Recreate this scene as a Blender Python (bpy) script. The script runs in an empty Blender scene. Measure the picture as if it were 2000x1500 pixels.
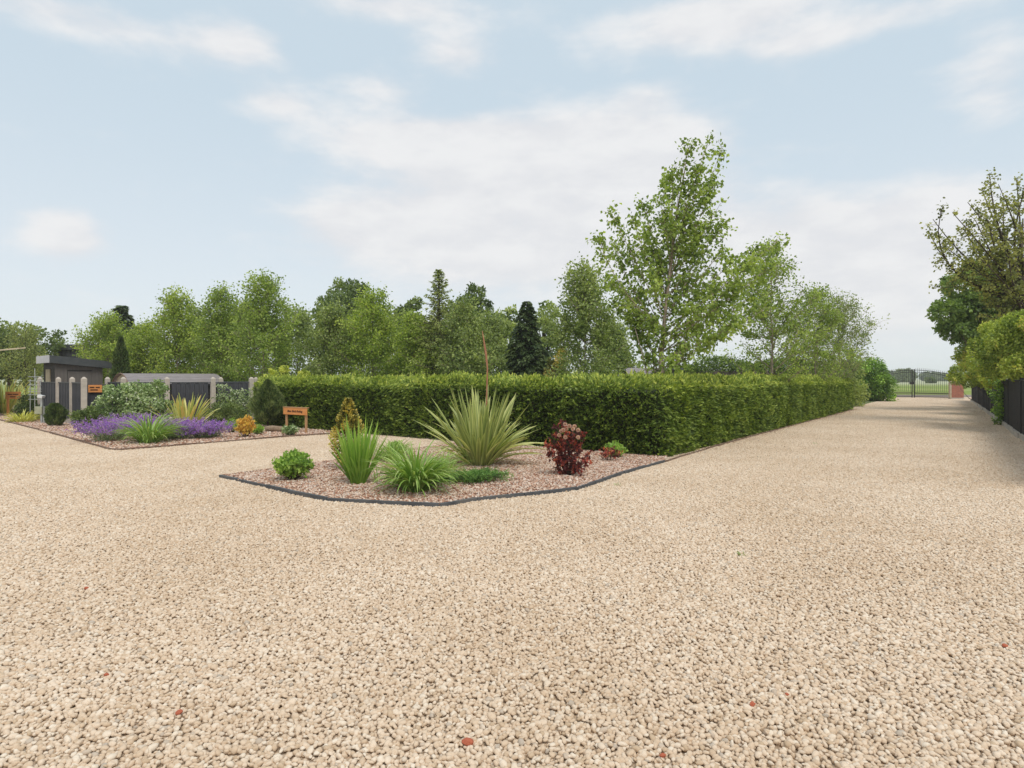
import bpy, math, random
import numpy as np
from mathutils import Vector, Matrix, noise as mnoise
R = math.radians
rng = np.random.default_rng(7)
random.seed(7)
sc = bpy.context.scene
COL = sc.collection

# ------------------------------------------------------------------ camera
CAMH, FPX, CX, HY = 1.6, 1222.2, 1000.0, 738.0     # measured on the 2000 px wide photograph
cam_d = bpy.data.cameras.new('camera'); cam_d.lens = 22.0; cam_d.sensor_width = 36.0
cam_d.shift_y = -(750.0 - HY) / 2000.0
cam_d.clip_start = 0.05; cam_d.clip_end = 6000
cam = bpy.data.objects.new('camera', cam_d); COL.objects.link(cam)
cam.location = (0, 0, CAMH); cam.rotation_euler = (R(90), 0, 0)
sc.camera = cam

# ------------------------------------------------------------------ world: Nishita sky with thin cloud
SUN_EL, SUN_AZ = R(56), R(158)        # azimuth clockwise from +Y: high, behind the camera to the right
world = bpy.data.worlds.new('World'); sc.world = world; world.use_nodes = True
wt = world.node_tree; wt.nodes.clear()
def N(t, ty, **kw):
    n = t.nodes.new(ty)
    for k, v in kw.items():
        if k == 'inp':
            for i, x in v.items(): n.inputs[i].default_value = x
        else: setattr(n, k, v)
    return n
def M(t, op, a, b=None, c=None, clamp=False):
    n = t.nodes.new('ShaderNodeMath'); n.operation = op; n.use_clamp = clamp
    for i, x in enumerate((a, b, c)):
        if x is None: continue
        if isinstance(x, (int, float)): n.inputs[i].default_value = x
        else: t.links.new(x, n.inputs[i])
    return n.outputs[0]
def smooth(t, x, lo, hi):
    n = t.nodes.new('ShaderNodeMapRange'); n.interpolation_type = 'SMOOTHSTEP'
    t.links.new(x, n.inputs[0]); n.inputs[1].default_value = lo; n.inputs[2].default_value = hi
    return n.outputs[0]
def mixc(t, f, a, b, blend='MIX'):
    n = t.nodes.new('ShaderNodeMix'); n.data_type = 'RGBA'; n.blend_type = blend
    for i, x in ((0, f), (6, a), (7, b)):
        if isinstance(x, (int, float)): n.inputs[i].default_value = x
        elif isinstance(x, tuple): n.inputs[i].default_value = (*x, 1) if len(x) == 3 else x
        else: t.links.new(x, n.inputs[i])
    return n.outputs[2]
geo = N(wt, 'ShaderNodeNewGeometry')
tc = N(wt, 'ShaderNodeTexCoord')
sep = N(wt, 'ShaderNodeSeparateXYZ'); wt.links.new(tc.outputs['Generated'], sep.inputs[0])
az = M(wt, 'ARCTAN2', sep.outputs[0], sep.outputs[1])
el = M(wt, 'ARCSINE', sep.outputs[2])
sky = N(wt, 'ShaderNodeTexSky'); sky.sky_type = 'NISHITA'; sky.sun_disc = False
sky.sun_elevation = SUN_EL; sky.sun_rotation = SUN_AZ
sky.air_density = 1.0; sky.dust_density = 1.5; sky.ozone_density = 1.0; sky.altitude = 50
blobs = [(980,400,330,120,1.1),(820,275,220,42,.9),(1150,290,260,75,1.),(1280,400,170,120,.8),(680,440,110,50,.7),(1000,520,420,80,.6),
 (1640,560,330,140,.9),(1820,430,170,80,.9),(1560,450,130,90,.6),(140,30,300,42,.75),(470,85,110,45,.8),(760,8,200,35,.8),
 (890,105,90,42,.75),(1400,40,250,52,1.05),(1560,90,140,32,.6),(1940,150,120,110,.6),(545,200,85,32,.7),(1780,20,200,30,.5),
 (740,175,90,34,.55),(130,462,95,58,1.05),(1000,650,1100,60,.35),(1260,190,70,26,.45)]
tot = None
for bx_, by_, rx_, ry_, s_ in blobs:
    a0 = math.atan((bx_ - CX) / FPX); e0 = math.atan((HY - by_) * math.cos(a0) / FPX)
    ra = rx_ / FPX * math.cos(a0) ** 2; re = ry_ / FPX * math.cos(a0)
    dx = M(wt, 'DIVIDE', M(wt, 'SUBTRACT', az, a0), ra)
    dy = M(wt, 'DIVIDE', M(wt, 'SUBTRACT', el, e0), re)
    d2 = M(wt, 'ADD', M(wt, 'MULTIPLY', dx, dx), M(wt, 'MULTIPLY', dy, dy))
    g = M(wt, 'MULTIPLY', M(wt, 'EXPONENT', M(wt, 'MULTIPLY', d2, -1.15)), s_)
    tot = g if tot is None else M(wt, 'ADD', tot, g)
tot = M(wt, 'MINIMUM', tot, 1.0)
mp = N(wt, 'ShaderNodeMapping'); wt.links.new(tc.outputs['Generated'], mp.inputs[0]); mp.inputs['Scale'].default_value = (1, 1, 2.6)
nz = N(wt, 'ShaderNodeTexNoise', inp={'Scale': 8.5, 'Detail': 10.0, 'Roughness': 0.6}); wt.links.new(mp.outputs[0], nz.inputs[0])
nz2 = N(wt, 'ShaderNodeTexNoise', inp={'Scale': 1.7, 'Detail': 4.0, 'Roughness': 0.5}); wt.links.new(mp.outputs[0], nz2.inputs[0])
high = smooth(wt, el, 0.62, 0.8)                       # above the frame the cloud goes on as plain noise
behind = smooth(wt, M(wt, 'ABSOLUTE', az), 0.85, 1.3)
outf = M(wt, 'MAXIMUM', high, behind)
generic = M(wt, 'MULTIPLY', smooth(wt, nz2.outputs[0], 0.36, 0.62), 0.9)
cov = M(wt, 'ADD', M(wt, 'MULTIPLY', tot, M(wt, 'SUBTRACT', 1.0, outf)), M(wt, 'MULTIPLY', generic, outf))
raw = M(wt, 'ADD', cov, M(wt, 'MULTIPLY', M(wt, 'SUBTRACT', nz.outputs[0], 0.5), 1.35))
mask = smooth(wt, raw, 0.12, 0.92)
shade = mixc(wt, smooth(wt, nz.outputs[0], 0.35, 0.65), (0.605, 0.61, 0.63), (0.675, 0.675, 0.68))
skyb = N(wt, 'ShaderNodeVectorMath', operation='SCALE'); wt.links.new(sky.outputs[0], skyb.inputs[0]); skyb.inputs['Scale'].default_value = 0.10
hz = M(wt, 'SUBTRACT', 1.0, smooth(wt, el, -0.02, 0.45))
veil = mixc(wt, hz, (0.495, 0.585, 0.65), (0.63, 0.67, 0.70))           # bright high haze over the blue
skyc = mixc(wt, 0.88, skyb.outputs[0], veil)
final = mixc(wt, M(wt, 'MULTIPLY', mask, 0.92), skyc, shade)
bgn = N(wt, 'ShaderNodeBackground'); wt.links.new(final, bgn.inputs[0]); bgn.inputs[1].default_value = 1.0
wo = N(wt, 'ShaderNodeOutputWorld'); wt.links.new(bgn.outputs[0], wo.inputs[0])

sun_d = bpy.data.lights.new('sun', 'SUN'); sun_d.energy = 1.5; sun_d.angle = R(24); sun_d.color = (1.0, 0.95, 0.87)
sun = bpy.data.objects.new('sun', sun_d); COL.objects.link(sun)
sd = Vector((math.sin(SUN_AZ) * math.cos(SUN_EL), math.cos(SUN_AZ) * math.cos(SUN_EL), math.sin(SUN_EL)))
sun.rotation_euler = sd.to_track_quat('Z', 'Y').to_euler()
sc.view_settings.view_transform = 'Standard'; sc.view_settings.look = 'None'
sc.view_settings.exposure = 0.38; sc.view_settings.gamma = 1.0; sc.view_settings.use_curve_mapping = False
sc.cycles.use_denoising = True
sc.cycles.max_bounces = 8; sc.cycles.volume_bounces = 2; sc.cycles.transparent_max_bounces = 8

# ------------------------------------------------------------------ helpers
def G(px, py):
    """ground point seen at photo pixel"""
    Y = CAMH * FPX / (py - HY); return ((px - CX) / FPX * Y, Y)
def P(px, py, Y):
    return np.array([(px - CX) / FPX * Y, Y, CAMH + (HY - py) / FPX * Y])
def tag(o, label=None, cat=None, group=None, kind=None):
    if label: o['label'] = label
    if cat: o['category'] = cat
    if group: o['group'] = group
    if kind: o['kind'] = kind
    return o
def thing(name, label, cat, loc=(0, 0, 0), rz=0, group=None):
    o = bpy.data.objects.new(name, None); COL.objects.link(o); o.location = loc; o.rotation_euler = (0, 0, rz)
    o.empty_display_size = 0.2
    return tag(o, label, cat, group)
def link(name, me, mat, parent=None, loc=None, rot=None, **kw):
    o = bpy.data.objects.new(name, me); COL.objects.link(o)
    if mat is not None and len(me.materials) == 0: me.materials.append(mat)
    if parent is not None: o.parent = parent
    if loc is not None: o.location = loc
    if rot is not None: o.rotation_euler = rot
    return tag(o, **kw)
def npmesh(name, V, F, attrs=None, smooth_=False):
    """V (n,3), F (m,k) with k=3 or 4"""
    V = np.asarray(V, dtype=np.float32); F = np.asarray(F, dtype=np.int32)
    me = bpy.data.meshes.new(name); k = F.shape[1]
    me.vertices.add(len(V)); me.vertices.foreach_set('co', V.ravel())
    me.loops.add(F.size); me.loops.foreach_set('vertex_index', F.ravel())
    me.polygons.add(len(F)); me.polygons.foreach_set('loop_start', np.arange(0, F.size, k, dtype=np.int32))
    me.polygons.foreach_set('use_smooth', np.full(len(F), smooth_))
    for an, av in (attrs or {}).items():
        a = me.attributes.new(an, 'FLOAT', 'POINT'); a.data.foreach_set('value', np.asarray(av, dtype=np.float32))
    me.update(calc_edges=True); return me
class MB:
    def __init__(s): s.v = []; s.f = []
    def quad_box(s, lo, hi, M_=None):
        (x0, y0, z0), (x1, y1, z1) = lo, hi
        return s.hexa([(x0,y0,z0),(x1,y0,z0),(x1,y1,z0),(x0,y1,z0),(x0,y0,z1),(x1,y0,z1),(x1,y1,z1),(x0,y1,z1)], M_)
    def hexa(s, p, M_=None):
        b = len(s.v)
        if M_ is not None: p = [tuple(M_ @ Vector(q)) for q in p]
        s.v += [tuple(q) for q in p]
        s.f += [tuple(b + i for i in q) for q in ((0,3,2,1),(4,5,6,7),(0,1,5,4),(1,2,6,5),(2,3,7,6),(3,0,4,7))]
        return s
    def prism(s, poly, z0, z1):
        b = len(s.v); n = len(poly)
        s.v += [(x, y, z0) for x, y in poly] + [(x, y, z1) for x, y in poly]
        s.f += [tuple(b + n + i for i in range(n)), tuple(b + i for i in reversed(range(n)))]
        s.f += [(b + i, b + (i + 1) % n, b + n + (i + 1) % n, b + n + i) for i in range(n)]
        return s
    def tube(s, pts, rad, k=6, cap=True):
        pts = [Vector(p) for p in pts]; b = len(s.v); n = len(pts)
        for i, p in enumerate(pts):
            t = (pts[min(i + 1, n - 1)] - pts[max(i - 1, 0)]).normalized()
            a = t.cross(Vector((0.3, 0.1, 1) if abs(t.z) < .9 else (1, 0, 0))).normalized(); c = t.cross(a)
            r = rad[i] if hasattr(rad, '__len__') else rad
            for j in range(k):
                q = p + (a * math.cos(2 * math.pi * j / k) + c * math.sin(2 * math.pi * j / k)) * r
                s.v.append(tuple(q))
        for i in range(n - 1):
            for j in range(k):
                s.f.append((b + i * k + j, b + i * k + (j + 1) % k, b + (i + 1) * k + (j + 1) % k, b + (i + 1) * k + j))
        if cap:
            s.f.append(tuple(b + j for j in reversed(range(k)))); s.f.append(tuple(b + (n - 1) * k + j for j in range(k)))
        return s
    def mesh(s, name, smooth_=False):
        me = bpy.data.meshes.new(name); me.from_pydata(s.v, [], s.f); me.update()
        if smooth_: me.polygons.foreach_set('use_smooth', [True] * len(me.polygons))
        return me
    def build(s, name, mat, parent=None, smooth_=False, bevel=0, **kw):
        o = link(name, s.mesh(name, smooth_), mat, parent, **kw)
        if bevel:
            m = o.modifiers.new('bevel', 'BEVEL'); m.width = bevel; m.segments = 2; m.limit_method = 'ANGLE'
        return o

# ------------------------------------------------------------------ materials
def base_mat(name):
    m = bpy.data.materials.new(name); m.use_nodes = True
    t = m.node_tree; return m, t, t.nodes['Principled BSDF'], t.nodes['Material Output']
def attr(t, name, ty='GEOMETRY'):
    n = t.nodes.new('ShaderNodeAttribute'); n.attribute_name = name; n.attribute_type = ty; return n.outputs['Fac']
def objcoord(t):
    return t.nodes.new('ShaderNodeTexCoord').outputs['Object']
def worldpos(t):
    return t.nodes.new('ShaderNodeNewGeometry').outputs['Position']
def noise_n(t, vec, scale, detail=4, rough=.5):
    n = N(t, 'ShaderNodeTexNoise', inp={'Scale': scale, 'Detail': float(detail), 'Roughness': rough}); t.links.new(vec, n.inputs[0]); return n.outputs[0]
def ramp(t, fac, stops):
    n = t.nodes.new('ShaderNodeValToRGB'); cr = n.color_ramp
    while len(cr.elements) < len(stops): cr.elements.new(0.5)
    for e, (p, c) in zip(cr.elements, stops): e.position = p; e.color = (*c, 1)
    t.links.new(fac, n.inputs[0]); return n.outputs[0]
def leaf_mat(name, stops, trans=.35, rough=.5, spec=.35, nscale=1.2, namp=.35, tcol=1.35, gain=1.88):
    sat = .93
    def adj(c_):
        l_ = .3 * c_[0] + .6 * c_[1] + .1 * c_[2]
        return tuple(min((l_ + (x - l_) * sat) * gain, .62 + .25 * x) for x in c_)
    stops = [(p_, adj(c_)) for p_, c_ in stops]
    m, t, b, o = base_mat(name)
    v = attr(t, 'v')
    nz_ = noise_n(t, worldpos(t), nscale, 2)
    f = M(t, 'ADD', v, M(t, 'MULTIPLY', M(t, 'SUBTRACT', nz_, .5), namp), clamp=True)
    c = ramp(t, f, stops)
    t.links.new(c, b.inputs['Base Color']); b.inputs['Roughness'].default_value = rough; b.inputs['Specular IOR Level'].default_value = spec
    tr = t.nodes.new('ShaderNodeBsdfTranslucent')
    tcx = mixc(t, 1.0, c, (tcol, tcol * 1.02, .55), 'MULTIPLY'); t.links.new(tcx, tr.inputs[0])
    mx = t.nodes.new('ShaderNodeMixShader'); mx.inputs[0].default_value = trans
    t.links.new(b.outputs[0], mx.inputs[1]); t.links.new(tr.outputs[0], mx.inputs[2]); t.links.new(mx.outputs[0], o.inputs[0])
    return m
def plain_mat(name, c1, c2, scale=6, rough=.7, bump=.3, bscale=40, stretch=(1, 1, 1), spec=.3, detail=5, grime=None, metal=0):
    m, t, b, o = base_mat(name)
    mp_ = N(t, 'ShaderNodeMapping'); mp_.inputs['Scale'].default_value = stretch; t.links.new(objcoord(t), mp_.inputs[0])
    f = noise_n(t, mp_.outputs[0], scale, detail, .6)
    c = ramp(t, f, [(.3, c1), (.7, c2)])
    if grime:
        g = smooth(t, noise_n(t, mp_.outputs[0], scale * .35, 6, .65), .48, .7)
        c = mixc(t, M(t, 'MULTIPLY', g, .6), c, grime)
    t.links.new(c, b.inputs['Base Color']); b.inputs['Roughness'].default_value = rough; b.inputs['Specular IOR Level'].default_value = spec
    b.inputs['Metallic'].default_value = metal
    if bump:
        bn = N(t, 'ShaderNodeBump', inp={'Strength': bump, 'Distance': .01}); t.links.new(noise_n(t, mp_.outputs[0], bscale, 4, .6), bn.inputs['Height'])
        t.links.new(bn.outputs[0], b.inputs['Normal'])
    return m
def stone_mat(name, stops, random_src='attr', greys=None, macro=.5):
    m, t, b, o = base_mat(name)
    v = attr(t, 'v') if random_src == 'attr' else t.nodes.new('ShaderNodeObjectInfo').outputs['Random']
    c = ramp(t, v, stops)
    p = worldpos(t)
    mac = noise_n(t, p, .45, 4, .6)
    c = mixc(t, M(t, 'MULTIPLY', smooth(t, mac, .35, .7), macro), c, (.80, .74, .66), 'MULTIPLY')
    fine = noise_n(t, p, 90, 3, .6)
    c = mixc(t, M(t, 'MULTIPLY', smooth(t, fine, .45, .75), .3), c, (.72, .62, .5), 'MULTIPLY')
    t.links.new(c, b.inputs['Base Color']); b.inputs['Roughness'].default_value = .85; b.inputs['Specular IOR Level'].default_value = .2
    bn = N(t, 'ShaderNodeBump', inp={'Strength': .35, 'Distance': .004}); t.links.new(noise_n(t, p, 160, 3, .6), bn.inputs['Height'])
    t.links.new(bn.outputs[0], b.inputs['Normal'])
    return m
def voro_ground(name, stops, scale, dark, macro=.4):
    m, t, b, o = base_mat(name); p = worldpos(t)
    vo = N(t, 'ShaderNodeTexVoronoi', inp={'Scale': scale}); t.links.new(p, vo.inputs[0])
    s_ = t.nodes.new('ShaderNodeSeparateColor'); t.links.new(vo.outputs['Color'], s_.inputs[0])
    c = ramp(t, s_.outputs[0], stops)
    c = mixc(t, smooth(t, vo.outputs['Distance'], .38, .62), c, dark)
    mac = noise_n(t, p, .45, 4, .6)
    c = mixc(t, M(t, 'MULTIPLY', smooth(t, mac, .35, .7), macro), c, (.80, .74, .66), 'MULTIPLY')
    t.links.new(c, b.inputs['Base Color']); b.inputs['Roughness'].default_value = .9; b.inputs['Specular IOR Level'].default_value = .15
    bn = N(t, 'ShaderNodeBump', inp={'Strength': .8, 'Distance': .012}, invert=True); t.links.new(vo.outputs['Distance'], bn.inputs['Height'])
    t.links.new(bn.outputs[0], b.inputs['Normal']); return m

GRAV = [(0, (.54, .41, .28)), (.10, (.64, .495, .355)), (.45, (.695, .555, .415)), (.75, (.745, .615, .48)), (.94, (.79, .69, .565)), (.975, (.60, .49, .38)), (1, (.48, .42, .35))]
REDG = [(0, (.26, .13, .08)), (.2, (.46, .25, .17)), (.42, (.60, .41, .30)), (.65, (.70, .54, .43)), (.85, (.78, .68, .58)), (1, (.54, .46, .42))]
m_gravel = stone_mat('cream_limestone', GRAV)
m_gravel_base = voro_ground('gravel_bed', GRAV, 34, (.46, .36, .26))
m_red = stone_mat('pink_gravel', REDG, 'obj', macro=.35)
m_red_base = voro_ground('pink_gravel_bed', REDG, 40, (.16, .09, .06))
m_concrete = plain_mat('concrete', (.42, .37, .31), (.56, .50, .43), 5, .85, .4, 90, grime=(.30, .27, .22))
m_edge_dark = plain_mat('grey_stained_timber', (.055, .058, .062), (.12, .125, .13), 9, .75, .6, 60, stretch=(.25, 1, 1), grime=(.16, .15, .13))
m_edge_brown = plain_mat('weathered_brown_timber', (.13, .075, .05), (.25, .17, .12), 9, .85, .6, 60, grime=(.30, .24, .18))
m_black_wood = plain_mat('black_stained_boards', (.010, .010, .012), (.026, .027, .030), 5, .65, .5, 50, stretch=(4, 4, .5))
m_char_wood = plain_mat('charcoal_boards', (.035, .037, .044), (.075, .078, .088), 5, .7, .4, 50, stretch=(4, 4, .4))
m_brownfence = plain_mat('weathered_fence_boards', (.10, .075, .065), (.20, .16, .14), 6, .85, .5, 50, stretch=(4, 4, .4))
m_shedwall = plain_mat('taupe_cladding', (.105, .095, .088), (.15, .138, .128), 5, .75, .3, 50, stretch=(5, 5, .4))
m_fascia = plain_mat('slate_fascia', (.055, .062, .066), (.085, .093, .097), 4, .5, .15, 40)
m_litfascia = plain_mat('lit_fascia', (.62, .61, .62), (.72, .71, .72), 4, .6, .15, 40)  # lit end of the shed fascia, its brightness put into the colour
m_dark = plain_mat('dark_recess', (.015, .013, .013), (.03, .027, .026), 4, .7, .2, 40)
m_orange = plain_mat('orange_stained_wood', (.66, .25, .07), (.80, .36, .12), 7, .6, .3, 50, stretch=(.5, 3, 3))
m_signpost = plain_mat('sign_post_wood', (.45, .25, .12), (.58, .34, .17), 7, .7, .3, 50, stretch=(3, 3, .5))
m_ink = plain_mat('burnt_lettering', (.05, .02, .012), (.08, .03, .02), 7, .7, 0)
m_iron = plain_mat('black_iron', (.015, .014, .013), (.035, .03, .027), 20, .45, .2, 80, spec=.5)
m_whitepaint = plain_mat('white_paint', (.66, .66, .64), (.78, .78, .76), 8, .5, .1, 60)
m_greyroof = plain_mat('grey_brown_shingle', (.20, .18, .18), (.32, .295, .295), 5, .8, .4, 50, stretch=(.6, 6, 1), grime=(.24, .20, .18))
m_cream = plain_mat('cream_gable', (.45, .38, .26), (.58, .50, .36), 6, .85, .4, 40, grime=(.24, .22, .10))
m_birch = plain_mat('birch_bark', (.26, .19, .145), (.50, .41, .33), 10, .8, .4, 40, stretch=(1, 1, 3), grime=(.16, .11, .08))
m_bark = plain_mat('dark_bark', (.05, .037, .028), (.12, .095, .07), 14, .9, .7, 30, stretch=(1, 1, .3))
m_lawn = plain_mat('lawn', (.05, .09, .02), (.11, .17, .04), 3, .9, .6, 120)
m_soil = plain_mat('soil', (.06, .045, .03), (.12, .09, .06), 5, .95, .8, 60)
m_tarmac = plain_mat('lane_surface', (.20, .165, .135), (.28, .235, .195), 2, .9, .4, 60)
m_galv = plain_mat('galvanised_metal', (.36, .38, .37), (.5, .52, .5), 12, .45, .1, 60, metal=.5)
m_greenbox = plain_mat('lichened_plastic_box', (.30, .31, .20), (.44, .45, .32), 9, .6, .2, 40)
m_glass = plain_mat('window_pane', (.03, .035, .04), (.05, .055, .06), 3, .08, 0, spec=.8)
m_carpaint = plain_mat('black_car_paint', (.012, .012, .014), (.018, .018, .02), 3, .15, 0, spec=.8)
m_rubber = plain_mat('rubber', (.015, .015, .015), (.03, .03, .03), 20, .85, .2)
m_redstone = plain_mat('brick_chip', (.38, .10, .055), (.50, .15, .08), 40, .9, .5, 90)
m_log = plain_mat('cut_log', (.20, .14, .09), (.36, .27, .19), 10, .9, .5, 40)
m_stalk = plain_mat('flower_stalk', (.30, .12, .07), (.42, .22, .12), 14, .7, .2, 40)
def brick_mat():
    m, t, b, o = base_mat('red_brick'); 
    br = N(t, 'ShaderNodeTexBrick', inp={'Scale': 1.0, 'Brick Width': .225, 'Row Height': .075, 'Mortar Size': .008, 'Color1': (.40, .115, .06, 1), 'Color2': (.27, .075, .045, 1), 'Mortar': (.33, .25, .2, 1)})
    mp_ = N(t, 'ShaderNodeMapping'); mp_.inputs['Rotation'].default_value = (R(90), 0, 0); t.links.new(objcoord(t), mp_.inputs[0]); t.links.new(mp_.outputs[0], br.inputs[0])
    t.links.new(br.outputs[0], b.inputs['Base Color']); b.inputs['Roughness'].default_value = .9
    bn = N(t, 'ShaderNodeBump', inp={'Strength': .5, 'Distance': .008}, invert=True); t.links.new(br.outputs[1], bn.inputs['Height']); t.links.new(bn.outputs[0], b.inputs['Normal'])
    return m
m_brick = brick_mat()
def field_mat():
    m, t, b, o = base_mat('field_grass'); p = worldpos(t)
    mp_ = N(t, 'ShaderNodeMapping'); mp_.inputs['Scale'].default_value = (1, .4, 1); t.links.new(p, mp_.inputs[0])
    f = noise_n(t, mp_.outputs[0], .08, 6, .6)
    c = ramp(t, f, [(.3, (.17, .24, .05)), (.5, (.25, .31, .08)), (.75, (.32, .34, .14))])
    y = t.nodes.new('ShaderNodeSeparateXYZ'); t.links.new(p, y.inputs[0])
    far = smooth(t, y.outputs[1], 110, 190)            # the far part of the field is paler
    c = mixc(t, far, c, (.40, .42, .27))
    t.links.new(c, b.inputs['Base Color']); b.inputs['Roughness'].default_value = 1; b.inputs['Specular IOR Level'].default_value = .05
    return m
m_field = field_mat()
L_birch = leaf_mat('birch_leaf', [(0, (.045, .075, .014)), (.5, (.125, .17, .032)), (1, (.25, .30, .07))], .44, gain=2.25)
L_birch2 = leaf_mat('birch_leaf_dull', [(0, (.045, .07, .022)), (.5, (.115, .145, .045)), (1, (.22, .25, .085))], .42, gain=2.4)
L_birch3 = leaf_mat('birch_leaf_yellowish', [(0, (.06, .095, .015)), (.5, (.15, .20, .03)), (1, (.28, .32, .055))], .42, gain=2.1)
L_ash = leaf_mat('ash_leaf', [(0, (.025, .042, .01)), (.5, (.065, .095, .024)), (1, (.14, .17, .05))], .35, gain=2.3)
L_elder = leaf_mat('elder_leaf', [(0, (.035, .065, .014)), (.5, (.10, .155, .035)), (1, (.20, .27, .07))], .35)
L_willow = leaf_mat('willow_leaf', [(0, (.07, .09, .03)), (.5, (.15, .18, .05)), (1, (.25, .27, .08))], .3)
L_conifer = leaf_mat('conifer_needles', [(0, (.008, .018, .006)), (.55, (.03, .052, .015)), (1, (.08, .11, .035))], .1)
L_cypress = leaf_mat('cypress_needles', [(0, (.012, .026, .008)), (.6, (.05, .08, .018)), (1, (.13, .16, .045))], .15)
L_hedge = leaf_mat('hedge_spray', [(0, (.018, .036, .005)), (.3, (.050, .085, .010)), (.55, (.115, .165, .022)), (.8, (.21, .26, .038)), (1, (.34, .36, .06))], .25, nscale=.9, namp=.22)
L_gold = leaf_mat('golden_variegated', [(0, (.03, .035, .01)), (.4, (.12, .12, .02)), (.7, (.38, .27, .04)), (1, (.62, .48, .12))], .2, nscale=6)
L_yellow = leaf_mat('yellow_shrub', [(0, (.10, .14, .02)), (.5, (.30, .33, .05)), (1, (.50, .48, .09))], .35)
L_spirea = leaf_mat('golden_shrub', [(0, (.05, .09, .016)), (.35, (.15, .20, .03)), (.8, (.31, .35, .055)), (1, (.42, .33, .08))], .35, nscale=1.2, namp=.4)
L_laurel = leaf_mat('laurel_leaf', [(0, (.025, .06, .008)), (.5, (.11, .20, .02)), (1, (.26, .40, .05))], .25, rough=.35, spec=.5)
L_red = leaf_mat('purple_red_leaf', [(0, (.028, .010, .012)), (.5, (.095, .018, .018)), (.8, (.26, .045, .03)), (1, (.40, .11, .05))], .3, nscale=5)
L_blush = leaf_mat('pink_blossom', [(0, (.55, .33, .29)), (1, (.72, .56, .52))], .3, gain=1.15)
L_fresh = leaf_mat('fresh_green', [(0, (.045, .095, .015)), (.5, (.145, .245, .035)), (1, (.30, .40, .09))], .35, nscale=5)
L_sword = leaf_mat('sword_leaf', [(0, (.028, .07, .009)), (.5, (.11, .205, .022)), (1, (.26, .35, .06))], .35, nscale=5, rough=.4)
L_lily = leaf_mat('arching_blade', [(0, (.03, .07, .01)), (.5, (.12, .21, .03)), (1, (.34, .42, .14))], .3, nscale=5, rough=.38, spec=.5)
L_juniper = leaf_mat('juniper_spray', [(0, (.012, .035, .006)), (.5, (.055, .13, .02)), (1, (.15, .26, .05))], .15)
L_phorm = leaf_mat('variegated_sword', [(0, (.06, .085, .024)), (.45, (.165, .20, .06)), (.75, (.34, .35, .13)), (1, (.58, .50, .24))], .25, nscale=3, namp=.25, rough=.42, spec=.45)
L_phorm2 = leaf_mat('bronze_yellow_sword', [(0, (.10, .12, .03)), (.45, (.24, .27, .07)), (.75, (.50, .44, .13)), (1, (.62, .26, .06))], .25, nscale=4, namp=.4, rough=.42)
L_cat = leaf_mat('catmint_leaf', [(0, (.05, .08, .04)), (.5, (.13, .17, .09)), (1, (.22, .26, .13))], .2)
L_purple = leaf_mat('catmint_flower', [(0, (.10, .035, .24)), (.5, (.22, .10, .44)), (1, (.42, .25, .66))], .3, nscale=5)
L_varg = leaf_mat('grey_green_variegated', [(0, (.03, .06, .018)), (.5, (.13, .19, .07)), (.85, (.30, .36, .19)), (1, (.50, .54, .36))], .3, nscale=3)
L_amber = leaf_mat('amber_shrub', [(0, (.22, .07, .02)), (.5, (.50, .24, .03)), (1, (.68, .42, .07))], .35, nscale=6)
L_hawth = leaf_mat('hawthorn_leaf', [(0, (.045, .055, .016)), (.5, (.13, .14, .038)), (1, (.25, .24, .07))], .4, gain=2.2)
L_far = leaf_mat('far_tree_leaf', [(0, (.05, .075, .035)), (1, (.13, .16, .07))], .2)
L_litter = leaf_mat('dry_leaf', [(0, (.06, .03, .02)), (.6, (.17, .09, .05)), (1, (.30, .19, .10))], .1)

# ------------------------------------------------------------------ leaf and blade meshes
def nrm(a): return a / np.maximum(np.linalg.norm(a, axis=1, keepdims=True), 1e-6)
def rvec(n): return nrm(rng.normal(size=(n, 3)))
def leaf_mesh(name, Pp, D, L, W, v, flat=.0, up=0.0, fold=.18):
    """kite shaped leaves: Pp base points, D axis directions"""
    n = len(Pp); D = nrm(D); L = np.broadcast_to(L, n)[:, None]; W = np.broadcast_to(W, n)[:, None]
    q = rvec(n); q[:, 2] *= (1 - flat); S = nrm(np.cross(D, nrm(q + np.array([0, 0, up])))); Nn = np.cross(S, D)
    a = Pp; c = Pp + D * L; m_ = Pp + D * L * .42 + Nn * W * fold
    V = np.stack([a, m_ + S * W * .5, c, m_ - S * W * .5], axis=1).reshape(-1, 3)
    F = np.arange(4 * n).reshape(n, 4)
    return npmesh(name, V, F, {'v': np.repeat(v, 4)})
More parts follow.
